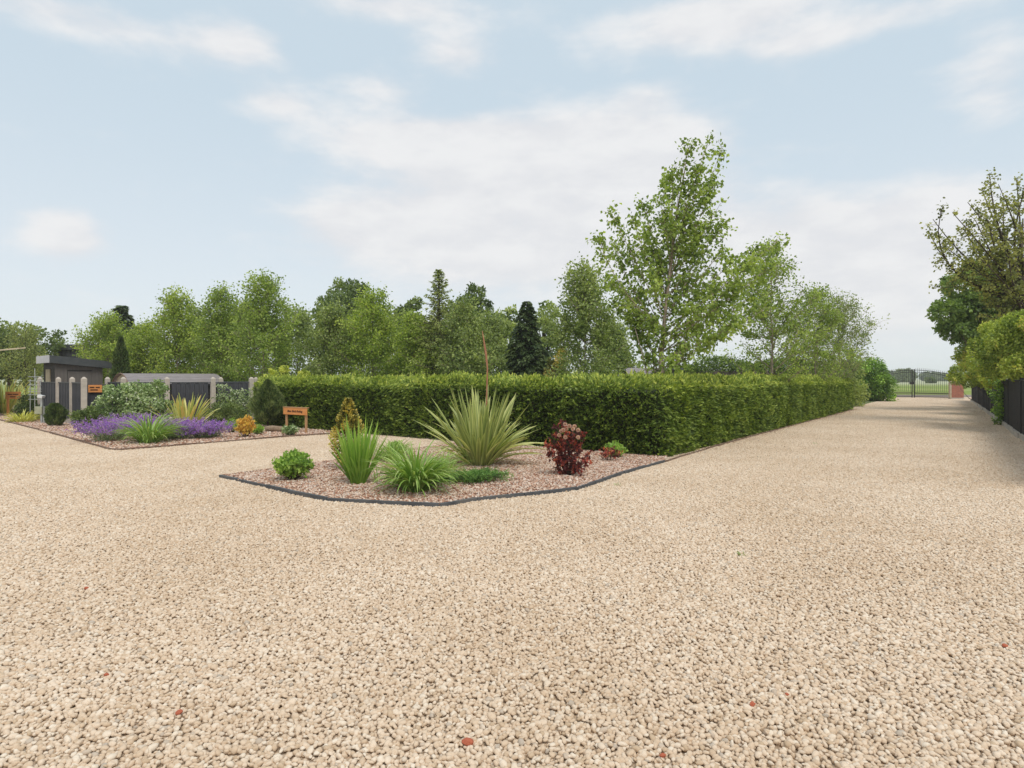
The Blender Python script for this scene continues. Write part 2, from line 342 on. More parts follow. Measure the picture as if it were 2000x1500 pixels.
def blades_mesh(name, B, A, El, L, W, droop, v, seg=7, edge=.35, tipw=.05, base_w=.6, twist=0.3, vjit=0):
    """strap leaves: base B (n,3), azimuth A, start elevation El, length L, width W, droop = total bend (rad)"""
    n = len(B); t = np.linspace(0, 1, seg + 1)
    e = El[:, None] - droop[:, None] * t[None, :] ** 1.6
    ds = (L / seg)[:, None]
    dh = np.cos(e) * ds; dz = np.sin(e) * ds
    h = np.concatenate([np.zeros((n, 1)), np.cumsum(dh[:, :-1], 1)], 1); z = np.concatenate([np.zeros((n, 1)), np.cumsum(dz[:, :-1], 1)], 1)
    ca, sa = np.cos(A)[:, None], np.sin(A)[:, None]
    C = np.stack([B[:, 0:1] + h * ca, B[:, 1:2] + h * sa, B[:, 2:3] + z], -1)
    prof = np.interp(t, [0, .25, .65, .9, 1], [base_w, .9, 1, .55, tipw])
    tw = (rng.uniform(-1, 1, n) * twist)[:, None]
    nx, ny, nz_ = -np.sin(e) * ca, -np.sin(e) * sa, np.cos(e)
    S = np.stack([-sa * np.cos(tw) + nx * np.sin(tw), ca * np.cos(tw) + ny * np.sin(tw), nz_ * np.sin(tw)], -1)
    Nn = np.stack([nx, ny, nz_], -1)
    w = (W[:, None] * prof[None, :] / 2)[..., None]
    V = np.stack([C - S * w, C - Nn * w * .5 , C + S * w], 2)          # (n, seg+1, 3 cols, 3)
    V[:, :, 1] = C - Nn * w[..., 0][..., None] * .45
    vv = np.stack([v[:, None] + edge + t * 0, v[:, None] + t * .12, v[:, None] + edge + t * 0], 2)
    idx = np.arange(n * (seg + 1) * 3).reshape(n, seg + 1, 3)
    F = []
    for k in (0, 1):
        F.append(np.stack([idx[:, :-1, k], idx[:, :-1, k + 1], idx[:, 1:, k + 1], idx[:, 1:, k]], -1).reshape(-1, 4))
    return npmesh(name, V.reshape(-1, 3), np.concatenate(F), {'v': np.clip(vv, 0, 1).ravel()}, smooth_=True)

class Plant:
    """limbs, twigs and leaves of one plant in its own coordinates"""
    def __init__(s): s.mb = MB(); s.P = []; s.D = []; s.v = []
    def limb(s, p0, p1, r0, r1, bend=.12, n=6, k=5):
        p0 = np.array(p0, float); p1 = np.array(p1, float); d = p1 - p0; Ln = np.linalg.norm(d)
        side = rng.normal(size=3) * Ln * bend * .6; side[2] = abs(side[2]) * .2 - Ln * bend * .9
        t = np.linspace(0, 1, n)[:, None]; mid = (p0 + p1) / 2 + side
        pts = (1 - t) ** 2 * p0 + 2 * t * (1 - t) * mid + t ** 2 * p1
        s.mb.tube(pts, list(np.linspace(r0, r1, n)), k)
        return pts
    def twigs(s, pts, n, length, leaves, spread=.05, t0=.3, up=.3, vr=(.2, .8), droop=.3, r=.004, draw=True):
        m_ = len(pts); 
        for _ in range(n):
            t = t0 + (1 - t0) * rng.random() ** .8; f = t * (m_ - 1); i = min(int(f), m_ - 2); o_ = pts[i] + (pts[i + 1] - pts[i]) * (f - i)
            tg = pts[min(i + 1, m_ - 1)] - pts[i]; tg = tg / max(np.linalg.norm(tg), 1e-6)
            d = tg * .6 + rvec(1)[0] * .8 + np.array([0, 0, up]); d /= np.linalg.norm(d)
            ln = length * rng.uniform(.55, 1.2) * (1.15 - .45 * t)
            if draw: s.mb.tube([o_, o_ + d * ln * .5, o_ + d * ln + np.array([0, 0, -ln * .12])], [r * 1.3, r, r * .5], 3, cap=False)
            u = rng.random(leaves) ** .75
            pp = o_ + d * (ln * u)[:, None] + rng.normal(size=(leaves, 3)) * spread
            s.P.append(pp); s.D.append(rvec(leaves) * .8 + d * .5 + np.array([0, 0, -droop]))
            s.v.append(np.clip(rng.uniform(*vr) + rng.normal(0, .12, leaves), 0, 1))
    def cloud(s, c, r, n, vr=(.2, .8), shell=.5, droop=.2, outward=.6):
        c = np.array(c, float); r = np.array(r, float) * np.ones(3); d = rvec(n)
        rad = shell + (1 - shell) * rng.random(n) ** .5
        s.P.append(c + d * rad[:, None] * r); s.D.append(rvec(n) + d * outward + np.array([0, 0, -droop]))
        s.v.append(np.clip(rng.uniform(*vr) + rng.normal(0, .13, n), 0, 1))
    def build(s, root, leafmat, barkmat, L, W, trunk='trunk', crown='crown', jit=.3, up=.3):
        if s.mb.v: s.mb.build(trunk, barkmat, root, smooth_=True)
        Pp = np.concatenate(s.P); D = np.concatenate(s.D); v = np.concatenate(s.v); n = len(Pp)
        k = rng.uniform(1 - jit, 1 + jit, n)
        return link(crown, leaf_mesh(crown, Pp, D, L * k, W * k, v, up=up), leafmat, root)
GOLD = 2.39996
def birch(name, label, x, y, h, rad, nb=26, tw=9, lv=13, L=.075, W=.06, leaf=None, bark=None, low=.16, group=None, lean=(0, 0), cat='tree', spread=.09, up=.75, topw=.25, stem=.008, z0=0, tt=.2, leaders=0):
    root = thing(name, label, cat, (x, y, z0), 0, group); p = Plant(); h0 = h
    top = np.array([lean[0], lean[1], h]); nt = 9
    tp = np.array([top * t + np.array([rng.normal(0, .03) * h * .15, rng.normal(0, .03) * h * .15, 0]) * (t > 0) for t in np.linspace(0, 1, nt)])
    p.mb.tube(tp, list(np.linspace(stem * h, .006, nt)), 7)
    for i in range(nb):
        t = low + (.94 - low) * (i + rng.random() * .6) / nb
        f = t * (nt - 1); k = min(int(f), nt - 2); o_ = tp[k] + (tp[k + 1] - tp[k]) * (f - k)
        a = i * GOLD + rng.normal(0, .4)
        prof = np.interp(t, [low, .30, .5, .75, 1], [.78, 1., .88, .46, topw]) * rng.uniform(.6, 1.12)
        ln = rad * prof
        e = np.array([math.cos(a) * ln, math.sin(a) * ln, ln * up * rng.uniform(.8, 1.5)])
        pts = p.limb(o_, o_ + e, max(.004, .022 * h / 6 * (1.1 - t)), .004, .1, 5, 4)
        p.twigs(pts, max(2, int(tw * (.5 + prof * .6))), rad * .42, lv, spread, .25, .35, (.15, .85))
    for i in range(leaders):
        a = i * GOLD + rng.normal(0, .3); q_ = rad * rng.uniform(.1, .75); zt = h * (1.0 - .42 * (q_ / rad / .55) ** 1.0 + rng.normal(0, .06)); zt = min(zt, h * 1.0); o_ = tp[int(nt * .45)]
        pts = p.limb(o_, np.array([math.cos(a) * q_, math.sin(a) * q_, zt]), .02, .004, .06, 7, 4)
        p.twigs(pts, int(tw * 1.5), rad * .22, lv, spread * .55, .2, .8, (.2, .9))
    p.twigs(tp[-3:], 5, rad * tt, lv, spread * .7, 0, .5)
    p.build(root, leaf or L_birch, bark or m_birch, L, W)
    return root
def broad(name, label, x, y, h, rx, leaf, n=14, per=420, L=.16, W=.12, bark=None, cz=.62, rz=.38, group=None, cat='tree', cl=.38, z0=0, vr=(.1, .9)):
    root = thing(name, label, cat, (x, y, z0), 0, group); p = Plant()
    tk = .3 if cat in ('shrub', 'bush') else 1.
    p.mb.tube([(0, 0, 0), (.05, .03, h * .3), (0, 0, h * .6), (.03, 0, h * .85)], [.035 * h * tk, .028 * h * tk, .018 * h * tk, .008 * h * tk], 8)
    if tk < 1: p.cloud((0, 0, h * .22), (rx * .75, rx * .75, h * .2), per * 2, vr=vr, shell=.4)
    for i in range(n):
        zz = 1 - 2 * (i + .5) / n; a = i * GOLD + rng.normal(0, .2); q = math.sqrt(1 - zz * zz); k = rng.uniform(.55, .85)
        c = np.array([math.cos(a) * q * rx * k, math.sin(a) * q * rx * k, h * cz + zz * h * rz * k])
        p.limb((0, 0, h * (.25 + .25 * rng.random())), c, .012 * h, .01, .1, 5, 4)
        rr = rx * cl * rng.uniform(.7, 1.2)
        p.cloud(c, (rr, rr, rr * .8), per, vr=(vr[0], vr[1]), shell=.35)
        for _ in range(4):
            c2 = c + rvec(1)[0] * rr * .95; p.cloud(c2, rr * .38, per // 6, vr=vr, shell=.1)
    p.build(root, leaf, bark or m_bark, L, W); return root

# ================================================================== SETTING
def sheet(name, poly, z, mat, **kw):
    me = bpy.data.meshes.new(name); me.from_pydata([(x, y, z) for x, y in poly], [], [tuple(range(len(poly)))]); me.update()
    return link(name, me, mat, None, **kw)
sheet('ground', [(-950, -150), (950, -150), (950, 950), (-950, 950)], -.03, m_field, kind='structure')
sheet('driveway', [(-60, -14), (46, -14), (46, 51.5), (-60, 51.5)], 0, m_gravel_base, kind='structure')
sheet('lane', [(-60, 51.6), (90, 51.6), (90, 60), (-60, 60)], -.02, m_tarmac, kind='structure')
C0 = np.array(G(1290, 895)); D1 = np.array([.741, 1.0]); D1 /= np.linalg.norm(D1); D2 = np.array([-1.344, 1.0]); D2 /= np.linalg.norm(D2)
def hp(a, b): q = C0 + D1 * a + D2 * b; return (float(q[0]), float(q[1]))       # hedge coordinates
sheet('lawn', [hp(.3, .3), hp(40, .3), hp(40, 40), hp(.3, 40)], .03, m_lawn, kind='structure')
FD = np.array([.566, .825]); FD /= np.linalg.norm(FD); FN = np.array([FD[1], -FD[0]]); F0 = np.array([13.3, 16.3])
def fp(s, o): q = F0 + FD * s + FN * o; return (float(q[0]), float(q[1]))
sheet('verge', [fp(-22, .2), fp(-22, 30), fp(33, 30), fp(33, .2)], .03, m_soil, kind='structure')

def gn_instancer(name, pts, rot, scl, idx, coll, mat=None, **kw):
    me = bpy.data.meshes.new(name); pts = np.asarray(pts, np.float32)
    me.vertices.add(len(pts)); me.vertices.foreach_set('co', pts.ravel())
    a = me.attributes.new('rot', 'FLOAT_VECTOR', 'POINT'); a.data.foreach_set('vector', np.asarray(rot, np.float32).ravel())
    a = me.attributes.new('scl', 'FLOAT', 'POINT'); a.data.foreach_set('value', np.asarray(scl, np.float32))
    a = me.attributes.new('idx', 'INT', 'POINT'); a.data.foreach_set('value', np.asarray(idx, np.int32))
    me.update()
    o = bpy.data.objects.new(name, me); COL.objects.link(o); tag(o, **kw)
    g = bpy.data.node_groups.new(name, 'GeometryNodeTree')
    g.interface.new_socket('Geometry', in_out='INPUT', socket_type='NodeSocketGeometry'); g.interface.new_socket('Geometry', in_out='OUTPUT', socket_type='NodeSocketGeometry')
    gi = g.nodes.new('NodeGroupInput'); go = g.nodes.new('NodeGroupOutput')
    ci = g.nodes.new('GeometryNodeCollectionInfo'); ci.inputs[0].default_value = coll; ci.inputs[1].default_value = True; ci.inputs[2].default_value = True
    ip = g.nodes.new('GeometryNodeInstanceOnPoints'); ip.inputs['Pick Instance'].default_value = True
    def na(n, ty):
        q = g.nodes.new('GeometryNodeInputNamedAttribute'); q.data_type = ty; q.inputs[0].default_value = n; return q.outputs[0]
    e2r = g.nodes.new('FunctionNodeEulerToRotation')
    g.links.new(gi.outputs[0], ip.inputs['Points']); g.links.new(ci.outputs[0], ip.inputs['Instance'])
    g.links.new(na('idx', 'INT'), ip.inputs['Instance Index']); g.links.new(na('rot', 'FLOAT_VECTOR'), e2r.inputs[0])
    g.links.new(e2r.outputs[0], ip.inputs['Rotation']); g.links.new(na('scl', 'FLOAT'), ip.inputs['Scale']); g.links.new(ip.outputs[0], go.inputs[0])
    o.modifiers.new('scatter', 'NODES').node_group = g
    return o
def ico(sub):
    import bmesh
    bm = bmesh.new(); bmesh.ops.create_icosphere(bm, subdivisions=sub, radius=1)
    V = np.array([v.co[:] for v in bm.verts]); F = np.array([[v.index for v in f.verts] for f in bm.faces]); bm.free(); return V, F
def rotmats(n):
    q = rng.normal(size=(n, 4)); q /= np.linalg.norm(q, axis=1, keepdims=True); w, x, y, z = q.T
    return np.stack([np.stack([1-2*(y*y+z*z), 2*(x*y-z*w), 2*(x*z+y*w)], -1), np.stack([2*(x*y+z*w), 1-2*(x*x+z*z), 2*(y*z-x*w)], -1), np.stack([2*(x*z-y*w), 2*(y*z+x*w), 1-2*(x*x+y*y)], -1)], 1)
def zrot(n, tilt=.35):
    a = rng.uniform(0, 6.283, n); M1 = np.zeros((n, 3, 3)); M1[:, 0, 0] = np.cos(a); M1[:, 0, 1] = -np.sin(a); M1[:, 1, 0] = np.sin(a); M1[:, 1, 1] = np.cos(a); M1[:, 2, 2] = 1
    b = rng.normal(0, tilt, n); M2 = np.zeros((n, 3, 3)); M2[:, 0, 0] = 1; M2[:, 1, 1] = np.cos(b); M2[:, 1, 2] = -np.sin(b); M2[:, 2, 1] = np.sin(b); M2[:, 2, 2] = np.cos(b)
    c = rng.normal(0, tilt, n); M3 = np.zeros((n, 3, 3)); M3[:, 0, 0] = np.cos(c); M3[:, 0, 2] = np.sin(c); M3[:, 1, 1] = 1; M3[:, 2, 0] = -np.sin(c); M3[:, 2, 2] = np.cos(c)
    return M1 @ M2 @ M3
def stone_protos(sub, n, amp=.2):
    V, F = ico(sub); out = []
    for i in range(n):
        W_ = V.copy()
        for _ in range(5):                              # chip facets off
            d = rvec(1)[0]; k = rng.uniform(.62, .85); h_ = W_ @ d; W_ -= np.outer(np.maximum(h_ - k, 0) * .9, d)
        W_ *= 1 + rng.normal(0, amp * .35, (len(V), 1)); out.append(W_)
    return np.array(out), F
protos, SF = stone_protos(2, 14)
tiles = bpy.data.collections.new('gravel_tiles')
g_ = 50
for k in range(3):
    ii, jj = np.meshgrid(np.arange(g_), np.arange(g_)); n = g_ * g_
    px = (ii.ravel() + .5 + rng.uniform(-.48, .48, n)) / g_ - .5; py = (jj.ravel() + .5 + rng.uniform(-.48, .48, n)) / g_ - .5
    s = np.exp(rng.normal(math.log(.0134), .21, n)); s = np.clip(s, .009, .021)
    sc3 = s[:, None] * np.stack([rng.uniform(.95, 1.35, n), rng.uniform(.75, 1.05, n), rng.uniform(.5, .8, n)], -1)
    V = protos[rng.integers(0, len(protos), n)] * sc3[:, None, :]
    V = np.einsum('nij,nvj->nvi', zrot(n, .45), V)
    V += np.stack([px, py, rng.uniform(.002, .017, n) + s * .15], -1)[:, None, :]
    F = (SF[None] + (np.arange(n) * protos.shape[1])[:, None, None]).reshape(-1, 3)
    me = npmesh('gravel_tile', V.reshape(-1, 3), F, {'v': np.repeat(rng.random(n), protos.shape[1])}, smooth_=True)
    me.materials.append(m_gravel); tiles.objects.link(bpy.data.objects.new('gravel_tile', me))
tp_ = []
for X in range(-42, 40):
    for Y in range(1, 51):
        cx_, cy_ = X + .5, Y + .5
        if abs(cx_) > .86 * cy_ + 1.6: continue
        q = np.linalg.solve(np.stack([D1, D2], 1), np.array([cx_, cy_]) - C0)
        if q[0] > 1.3 and q[1] > 1.3: continue
        s_, o_ = np.dot([cx_, cy_] - F0, FD), np.dot([cx_, cy_] - F0, FN)
        if o_ > 1.0: continue
        if cx_ < -6 and cy_ > 27 : continue
        tp_.append((cx_, cy_, 0))
tp_ = np.array(tp_, float); n = len(tp_)
gn_instancer('gravel', tp_, np.stack([np.zeros(n), np.zeros(n), rng.integers(0, 4, n) * math.pi / 2], -1), np.ones(n), rng.integers(0, 3, n), tiles, kind='stuff',
             label='cream limestone gravel chippings spread over the whole driveway', cat='gravel')

pr20, F20 = stone_protos(1, 8, .25)
chips = bpy.data.collections.new('pink_chips')
for k in range(8):
    me = npmesh('pink_chip', pr20[k] * np.array([1.2, .9, .65]), F20, smooth_=False); me.materials.append(m_red); chips.objects.link(bpy.data.objects.new('pink_chip', me))
def inside(poly, x, y):
    r = np.zeros(len(x), bool); n = len(poly)
    for i in range(n):
        x0, y0 = poly[i]; x1, y1 = poly[(i + 1) % n]
        c = ((y0 > y) != (y1 > y)) & (x < (x1 - x0) * (y - y0) / (y1 - y0 + 1e-12) + x0); r ^= c
    return r
def bed(poly, z, dens, size, label):
    sheet('planting_bed', poly, z, m_red_base, kind='structure')
    xs, ys = zip(*poly); A = (max(xs) - min(xs)) * (max(ys) - min(ys)); n = int(A * dens)
    x = rng.uniform(min(xs), max(xs), n); y = rng.uniform(min(ys), max(ys), n); k = inside(poly, x, y); x, y = x[k], y[k]; n = len(x)
    gn_instancer('pink_gravel', np.stack([x, y, z + rng.uniform(0, .014, n)], -1), rng.uniform(-.5, .5, (n, 3)) + np.stack([np.zeros(n), np.zeros(n), rng.uniform(0, 6.28, n)], -1), size * np.exp(rng.normal(0, .25, n)), rng.integers(0, 8, n), chips, kind='stuff', label=label, cat='gravel')

# ---- island bed
front = [G(a, b) for a, b in [(431,934.5),(469,943),(526,956),(579,969),(640,981),(745,987),(858,993),(931,980),(1023,971.5),(1072,966.5),(1126,959.5),(1160,948),(1217,928),(1296,905)]]
back = [G(a, b) for a, b in [(431,934.5),(540,919),(650,903),(720,894),(841,876),(925,864.5)]]
island = front + [hp(.05, -.12)] + [hp(-.12, 3.), hp(-.12, 5.2)] + back[::-1][:-1]
bed(island, .045, 1500, .0125, 'pink and brown gravel mulch covering the front island bed')
def edging(pts, label, mat, name='bed_edging', h=.065, w=.05, step=1.0, z0=-.01, tilt=.006):
    root = thing(name, label, 'edging', (pts[0][0], pts[0][1], 0)); o0 = Vector((pts[0][0], pts[0][1], 0))
    for (a, b) in zip(pts[:-1], pts[1:]):
        a = Vector((*a, 0)); b = Vector((*b, 0)); ln = (b - a).length; k = max(1, round(ln / step)); d = (b - a) / ln; s_ = Vector((-d.y, d.x, 0))
        for i in range(k):
            p0 = a + d * (ln * i / k + .004); p1 = a + d * (ln * (i + 1) / k - .004)
            j0 = s_ * rng.normal(0, tilt); h0, h1 = h + rng.normal(0, .005), h + rng.normal(0, .005)
            q = [p0 - s_ * w / 2 + j0, p1 - s_ * w / 2 - j0, p1 + s_ * w / 2 - j0, p0 + s_ * w / 2 + j0]
            q = [v - o0 for v in q]
            mb = MB().hexa([(v.x, v.y, z0) for v in q] + [(q[0].x, q[0].y, h0), (q[1].x, q[1].y, h1), (q[2].x, q[2].y, h1), (q[3].x, q[3].y, h0)])
            mb.build('board', mat, root, bevel=.004)
    return root
edging(front, 'dark grey timber edging boards curving round the front of the island bed', m_edge_dark, h=.062, w=.045, step=1.1)
edging(back, 'brown weathered boards along the back edge of the island bed', m_edge_brown, h=.055, w=.035)
edging([G(1296, 905), hp(3.2, -.22), hp(7, -.2), hp(12, -.18), hp(23, -.15)], 'rusty brown boards at the foot of the long hedge beside the drive', m_edge_brown, h=.05, w=.03, step=1.4)

# ---- left bed
lb_front = [G(-60, 806), G(0, 822), G(75, 841), G(157, 864), G(215, 880), G(237, 881)]
lb_right = [G(237, 881), G(340, 873), G(440, 864.5), G(545, 856), G(650, 849)]
left_bed = lb_front + lb_right[1:] + [hp(-.1, 10.2), hp(-.1, 13.5), (-14, 24), (-24, 30), G(-60, 795)]
bed(left_bed, .035, 330, .021, 'reddish gravel mulch covering the left border by the fence')
edging(lb_front, 'pale timber edging along the left border facing the parking gravel', m_edge_brown, h=.06, w=.045, step=1.5)
edging(lb_right, 'pale brown boards edging the left border towards the hedge', m_edge_brown, h=.06, w=.045, step=1.2)

hm = bpy.data.materials.new('haze'); hm.use_nodes = True; t = hm.node_tree; t.nodes.clear()
pv = N(t, 'ShaderNodeVolumePrincipled'); pv.inputs['Color'].default_value = (.93, .96, 1, 1); pv.inputs['Density'].default_value = .0006; pv.inputs['Anisotropy'].default_value = .1
oo = N(t, 'ShaderNodeOutputMaterial'); t.links.new(pv.outputs[0], oo.inputs['Volume'])
MB().quad_box((-960, -160, -1.1), (960, 960, 16)).build('haze', hm, None, kind='stuff')

# ================================================================== HEDGE
def hedge_field(x, y, z, s=2.2, off=0):
    return np.array([mnoise.noise((a * s + off, b * s, c * s)) for a, b, c in zip(x, y, z)])
def hedge_faces(label, a0, a1, b0, b1, h, dens, faces, name='hedge', name2=False):
    """box in hedge coordinates a0..a1 (along D1), b0..b1 (along D2)"""
    ox, oy = hp(a0, b0); root = thing(name, label, 'hedge', (ox, oy, 0))
    def W3(a, b, z): return np.stack([C0[0] + D1[0] * a + D2[0] * b - ox, C0[1] + D1[1] * a + D2[1] * b - oy, z], -1)
    # dark twiggy core
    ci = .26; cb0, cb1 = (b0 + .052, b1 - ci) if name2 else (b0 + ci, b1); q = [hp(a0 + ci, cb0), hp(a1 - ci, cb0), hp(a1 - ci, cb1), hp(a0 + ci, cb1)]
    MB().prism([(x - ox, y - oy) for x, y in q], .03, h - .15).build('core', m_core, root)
    PP, DD, VV, LL = [], [], [], []
    d1 = np.array([*D1, 0]); d2 = np.array([*D2, 0]); up = np.array([0, 0, 1.])
    for fc, ds in faces:
        if fc in 'fb':  A = (a1 - a0) * h if fc in 'fb' else 0
        if fc == 'f' or fc == 'b':      # constant b
            n = int((a1 - a0) * h * dens * ds); a = rng.uniform(a0, a1, n); z = h * rng.random(n); b = np.full(n, b0 if fc == 'f' else b1); on = -d2 if fc == 'f' else d2
        elif fc == 'l' or fc == 'r':    # constant a
            n = int((b1 - b0) * h * dens * ds); b = rng.uniform(b0, b1, n); z = h * rng.random(n); a = np.full(n, a0 if fc == 'l' else a1); on = -d1 if fc == 'l' else d1
        else:
            n = int((b1 - b0) * (a1 - a0) * dens * ds); a = rng.uniform(a0, a1, n); b = rng.uniform(b0, b1, n); z = np.full(n, h); on = up
        p = W3(a, b, z); wp = p + np.array([ox, oy, 0])
        f1 = hedge_field(wp[:, 0], wp[:, 1], wp[:, 2], 1.6); f2 = hedge_field(wp[:, 0], wp[:, 1], wp[:, 2], 5.5, 40)
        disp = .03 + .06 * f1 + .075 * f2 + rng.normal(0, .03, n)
        round_ = np.where(z > h - .2, -(z - (h - .2)) ** 2 * 1.6, 0) if fc != 't' else 0
        e_ = np.minimum(a - a0, a1 - a) if fc in 'fb' else (np.minimum(b - b0, b1 - b) if fc in 'lr' else np.full(n, 9.))
        if fc == 't': e_ = np.full(n, 9.)
        if name2 and fc == 'l': e_ = b1 - b
        if fc != 't': round_ = round_ - np.where(e_ < .3, (.3 - e_) ** 2 * 1.1, 0)
        low = np.where(z < .12, -(.12 - z) * .2, 0) if fc != 't' else 0
        p = p + on * (disp + round_ + low)[:, None]; p[:, 2] += (z / h) * (.035 * f1 + .06 * hedge_field(wp[:, 0], wp[:, 1], wp[:, 2] * 0, .45, 5))
        # a wandering comb direction so that sprays lie in drifts
        g1 = hedge_field(wp[:, 0], wp[:, 1], wp[:, 2], 1.1, 11); g2 = hedge_field(wp[:, 0], wp[:, 1], wp[:, 2], 1.1, 77)
        along = d1 if fc in 'fb' else d2
        dr = on * 1. + up * (.15 + .8 * g1)[:, None] + along * (g2 * 1.6)[:, None] + rng.normal(0, .35, (n, 3))
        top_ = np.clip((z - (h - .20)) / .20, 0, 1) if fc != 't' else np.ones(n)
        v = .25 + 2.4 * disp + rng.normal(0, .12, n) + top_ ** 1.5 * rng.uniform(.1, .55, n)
        if fc in 'fb' : v = v + .05  # stronger light on the drive side painted into the leaf colour
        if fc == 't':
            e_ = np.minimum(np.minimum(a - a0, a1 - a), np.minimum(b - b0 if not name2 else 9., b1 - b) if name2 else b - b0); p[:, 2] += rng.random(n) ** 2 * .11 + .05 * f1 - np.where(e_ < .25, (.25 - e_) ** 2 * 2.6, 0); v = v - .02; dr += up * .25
        k = 4
        for j in range(k):                         # a small feathery spray
            s_ = nrm(np.cross(dr, rvec(n))); off_ = j / k
            PP.append(p + nrm(dr) * (.045 * off_)); DD.append(nrm(dr) + s_ * (.75 if j < 3 else .05) * (1 if j % 2 else -1)); VV.append(np.clip(v + off_ * .08, 0, 1)); LL.append(np.full(n, .058 if j < 3 else .07))
    Pp = np.concatenate(PP); D = np.concatenate(DD); v = np.concatenate(VV); Ls = np.concatenate(LL) * rng.uniform(.7, 1.3, len(Pp))
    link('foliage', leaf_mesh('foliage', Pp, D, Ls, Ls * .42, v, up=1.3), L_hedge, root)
    return root
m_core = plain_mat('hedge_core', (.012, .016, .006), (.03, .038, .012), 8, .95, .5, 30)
HH = 1.44
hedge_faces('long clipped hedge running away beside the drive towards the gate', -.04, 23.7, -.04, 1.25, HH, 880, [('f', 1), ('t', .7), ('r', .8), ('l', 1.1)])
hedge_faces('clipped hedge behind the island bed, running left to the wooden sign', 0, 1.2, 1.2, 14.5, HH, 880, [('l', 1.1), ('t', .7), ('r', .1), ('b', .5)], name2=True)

# ================================================================== TREES INSIDE THE HEDGE
# the tall birch, limbs measured one by one
YB = 15.0
root = thing('silver_birch', 'tallest birch with large leaves rising just behind the hedge corner', 'tree', (*P(1287, 738, YB)[:2], 0))
ob = np.array([*P(1287, 738, YB)[:2], 0]); pl = Plant()
tr = [P(1287, 868, YB), P(1289, 740, YB), P(1292, 690, YB), P(1300, 600, YB), P(1312, 500, YB), P(1325, 400, YB), P(1338, 330, YB), P(1342, 292, YB)]
tr = np.array(tr) - ob; tr[0][2] = 0
pl.mb.tube(tr, [.065, .055, .05, .042, .034, .024, .013, .006], 8)
pl.mb.tube([np.array(P(1272, 850, YB)) - ob + np.array([-.02, .1, -.0]), P(1264, 730, YB) - ob, P(1254, 690, YB) - ob, P(1240, 640, YB) - ob], [.03, .024, .016, .008], 6)
tips = [(1383,277,5),(1410,288,5.2),(1345,290,6),(1312,330,5),(1300,352,5),(1395,360,4.6),(1368,335,5),(1192,412,3.3),(1168,466,3.0),(1200,470,3),(1238,425,4),(1262,450,4),(1255,400,4.2),
 (1290,395,4.8),(1420,430,4),(1415,480,3.6),(1400,410,4.4),(1522,468,3.0),(1490,482,3),(1462,520,2.8),(1505,520,2.6),(1438,505,3.4),(1470,575,2.4),(1500,600,2.2),(1445,620,2.1),(1415,645,1.9),(1380,672,1.75),(1452,560,2.6),
 (1210,560,2.4),(1188,545,2.7),(1225,610,2),(1205,590,2.2),(1240,655,1.8),(1232,500,3),(1270,540,3.2),(1290,500,3.6),(1330,470,4),(1360,520,3.2),(1385,560,2.8),(1340,600,2.4),(1300,640,2.2),(1270,620,2.2),(1360,640,2),(1330,680,1.7),(1262,700,1.6),(1312,705,1.6),
 (1345,420,4.4),(1372,455,4),(1310,440,4.2),(1250,580,2.5),(1400,600,2.4),(1320,560,3),(1275,480,3.6)]
for tx, ty, zs in tips:
    dep = rng.uniform(-1, 1) * (1.15 if ty > 420 else .5); e = P(tx, ty, YB + dep) - ob
    zz = min(zs * .82 + .25, e[2] - .15); f = np.interp(zz, tr[:, 2], np.arange(len(tr))); k = min(int(f), len(tr) - 2); o_ = tr[k] + (tr[k + 1] - tr[k]) * (f - k)
    pts = pl.limb(o_, e, .022 * (1 - zz / 9), .004, .08, 7, 5); ln = np.linalg.norm(e - o_)
    pl.twigs(pts, int(7 + ln * 9), .42, 11, .06, .22, .2, (.15, .85), droop=.8)
    pl.twigs(pts[-2:], 2, .25, 9, .035, .0, .2, (.2, .8), droop=.8)
pl.build(root, L_birch, m_birch, .086, .074, up=.1)

BG = 'birches standing along the inside of the hedge'
def bp(px, Y): return (px - CX) / FPX * Y
def topz(py, Y): return CAMH + (HY - py) / FPX * Y
specs = [ # px, Y, top py, half width px, leafmat, label
 (1508, 21, 482, 74, L_birch, 'airy birch next right of the tallest birch'),
 (1592, 26.5, 562, 52, L_birch, 'slender middle birch of the three right of the tallest'),
 (1640, 31, 588, 60, L_birch2, 'rightmost birch, thin and airy, next to the laurel bush')]
for px, Y, ty, hw, lm, lb in specs:
    h = topz(ty, Y); birch('silver_birch', lb, bp(px, Y), Y, h, hw / FPX * Y * 1.22, 46, 13, 15, .078, .062, lm, low=.16, up=.9, spread=.10, topw=.15, leaders=5)
specs = [
 (1140, 23.5, 512, 80, L_birch2, 'dull green birch between the dark conifer and tallest birch', 38, 13),
 (905, 26, 592, 66, L_birch2, 'grey-green birch directly behind the red flower stalk', 34, 13),
 (812, 27, 610, 60, L_birch3, 'low pale birch with a visible bare stem near the middle', 30, 12),
 (728, 28, 568, 74, L_birch3, 'broad yellow-green birch in front of the round-topped ash', 36, 13),
 (648, 29, 592, 58, L_birch2, 'narrow darker birch left of the broad yellow-green one', 30, 12),
 (515, 28, 535, 72, L_birch, 'tall pointed birch above the yellow bush', 38, 13),
 (432, 29.5, 556, 56, L_birch, 'second pointed birch, left of the tall one', 32, 12),
 (345, 30, 566, 62, L_birch3, 'birch with reddish inner twigs behind the curved roof', 34, 12),
 (285, 31, 632, 55, L_birch3, 'short leafy birch behind the left end of curved roof', 30, 12),
 (212, 33, 618, 62, L_birch3, 'leftmost birch of the row, behind the slim cypress', 34, 12)]
for px, Y, ty, hw, lm, lb, nb, lv in specs:
    h = topz(ty, Y) - .1; birch('silver_birch', lb, bp(px, Y), Y, h, hw / FPX * Y * .95, nb + 16, 14, lv + 5, .095, .08, lm, low=.10, up=.62, spread=.14, topw=.15, leaders=10)
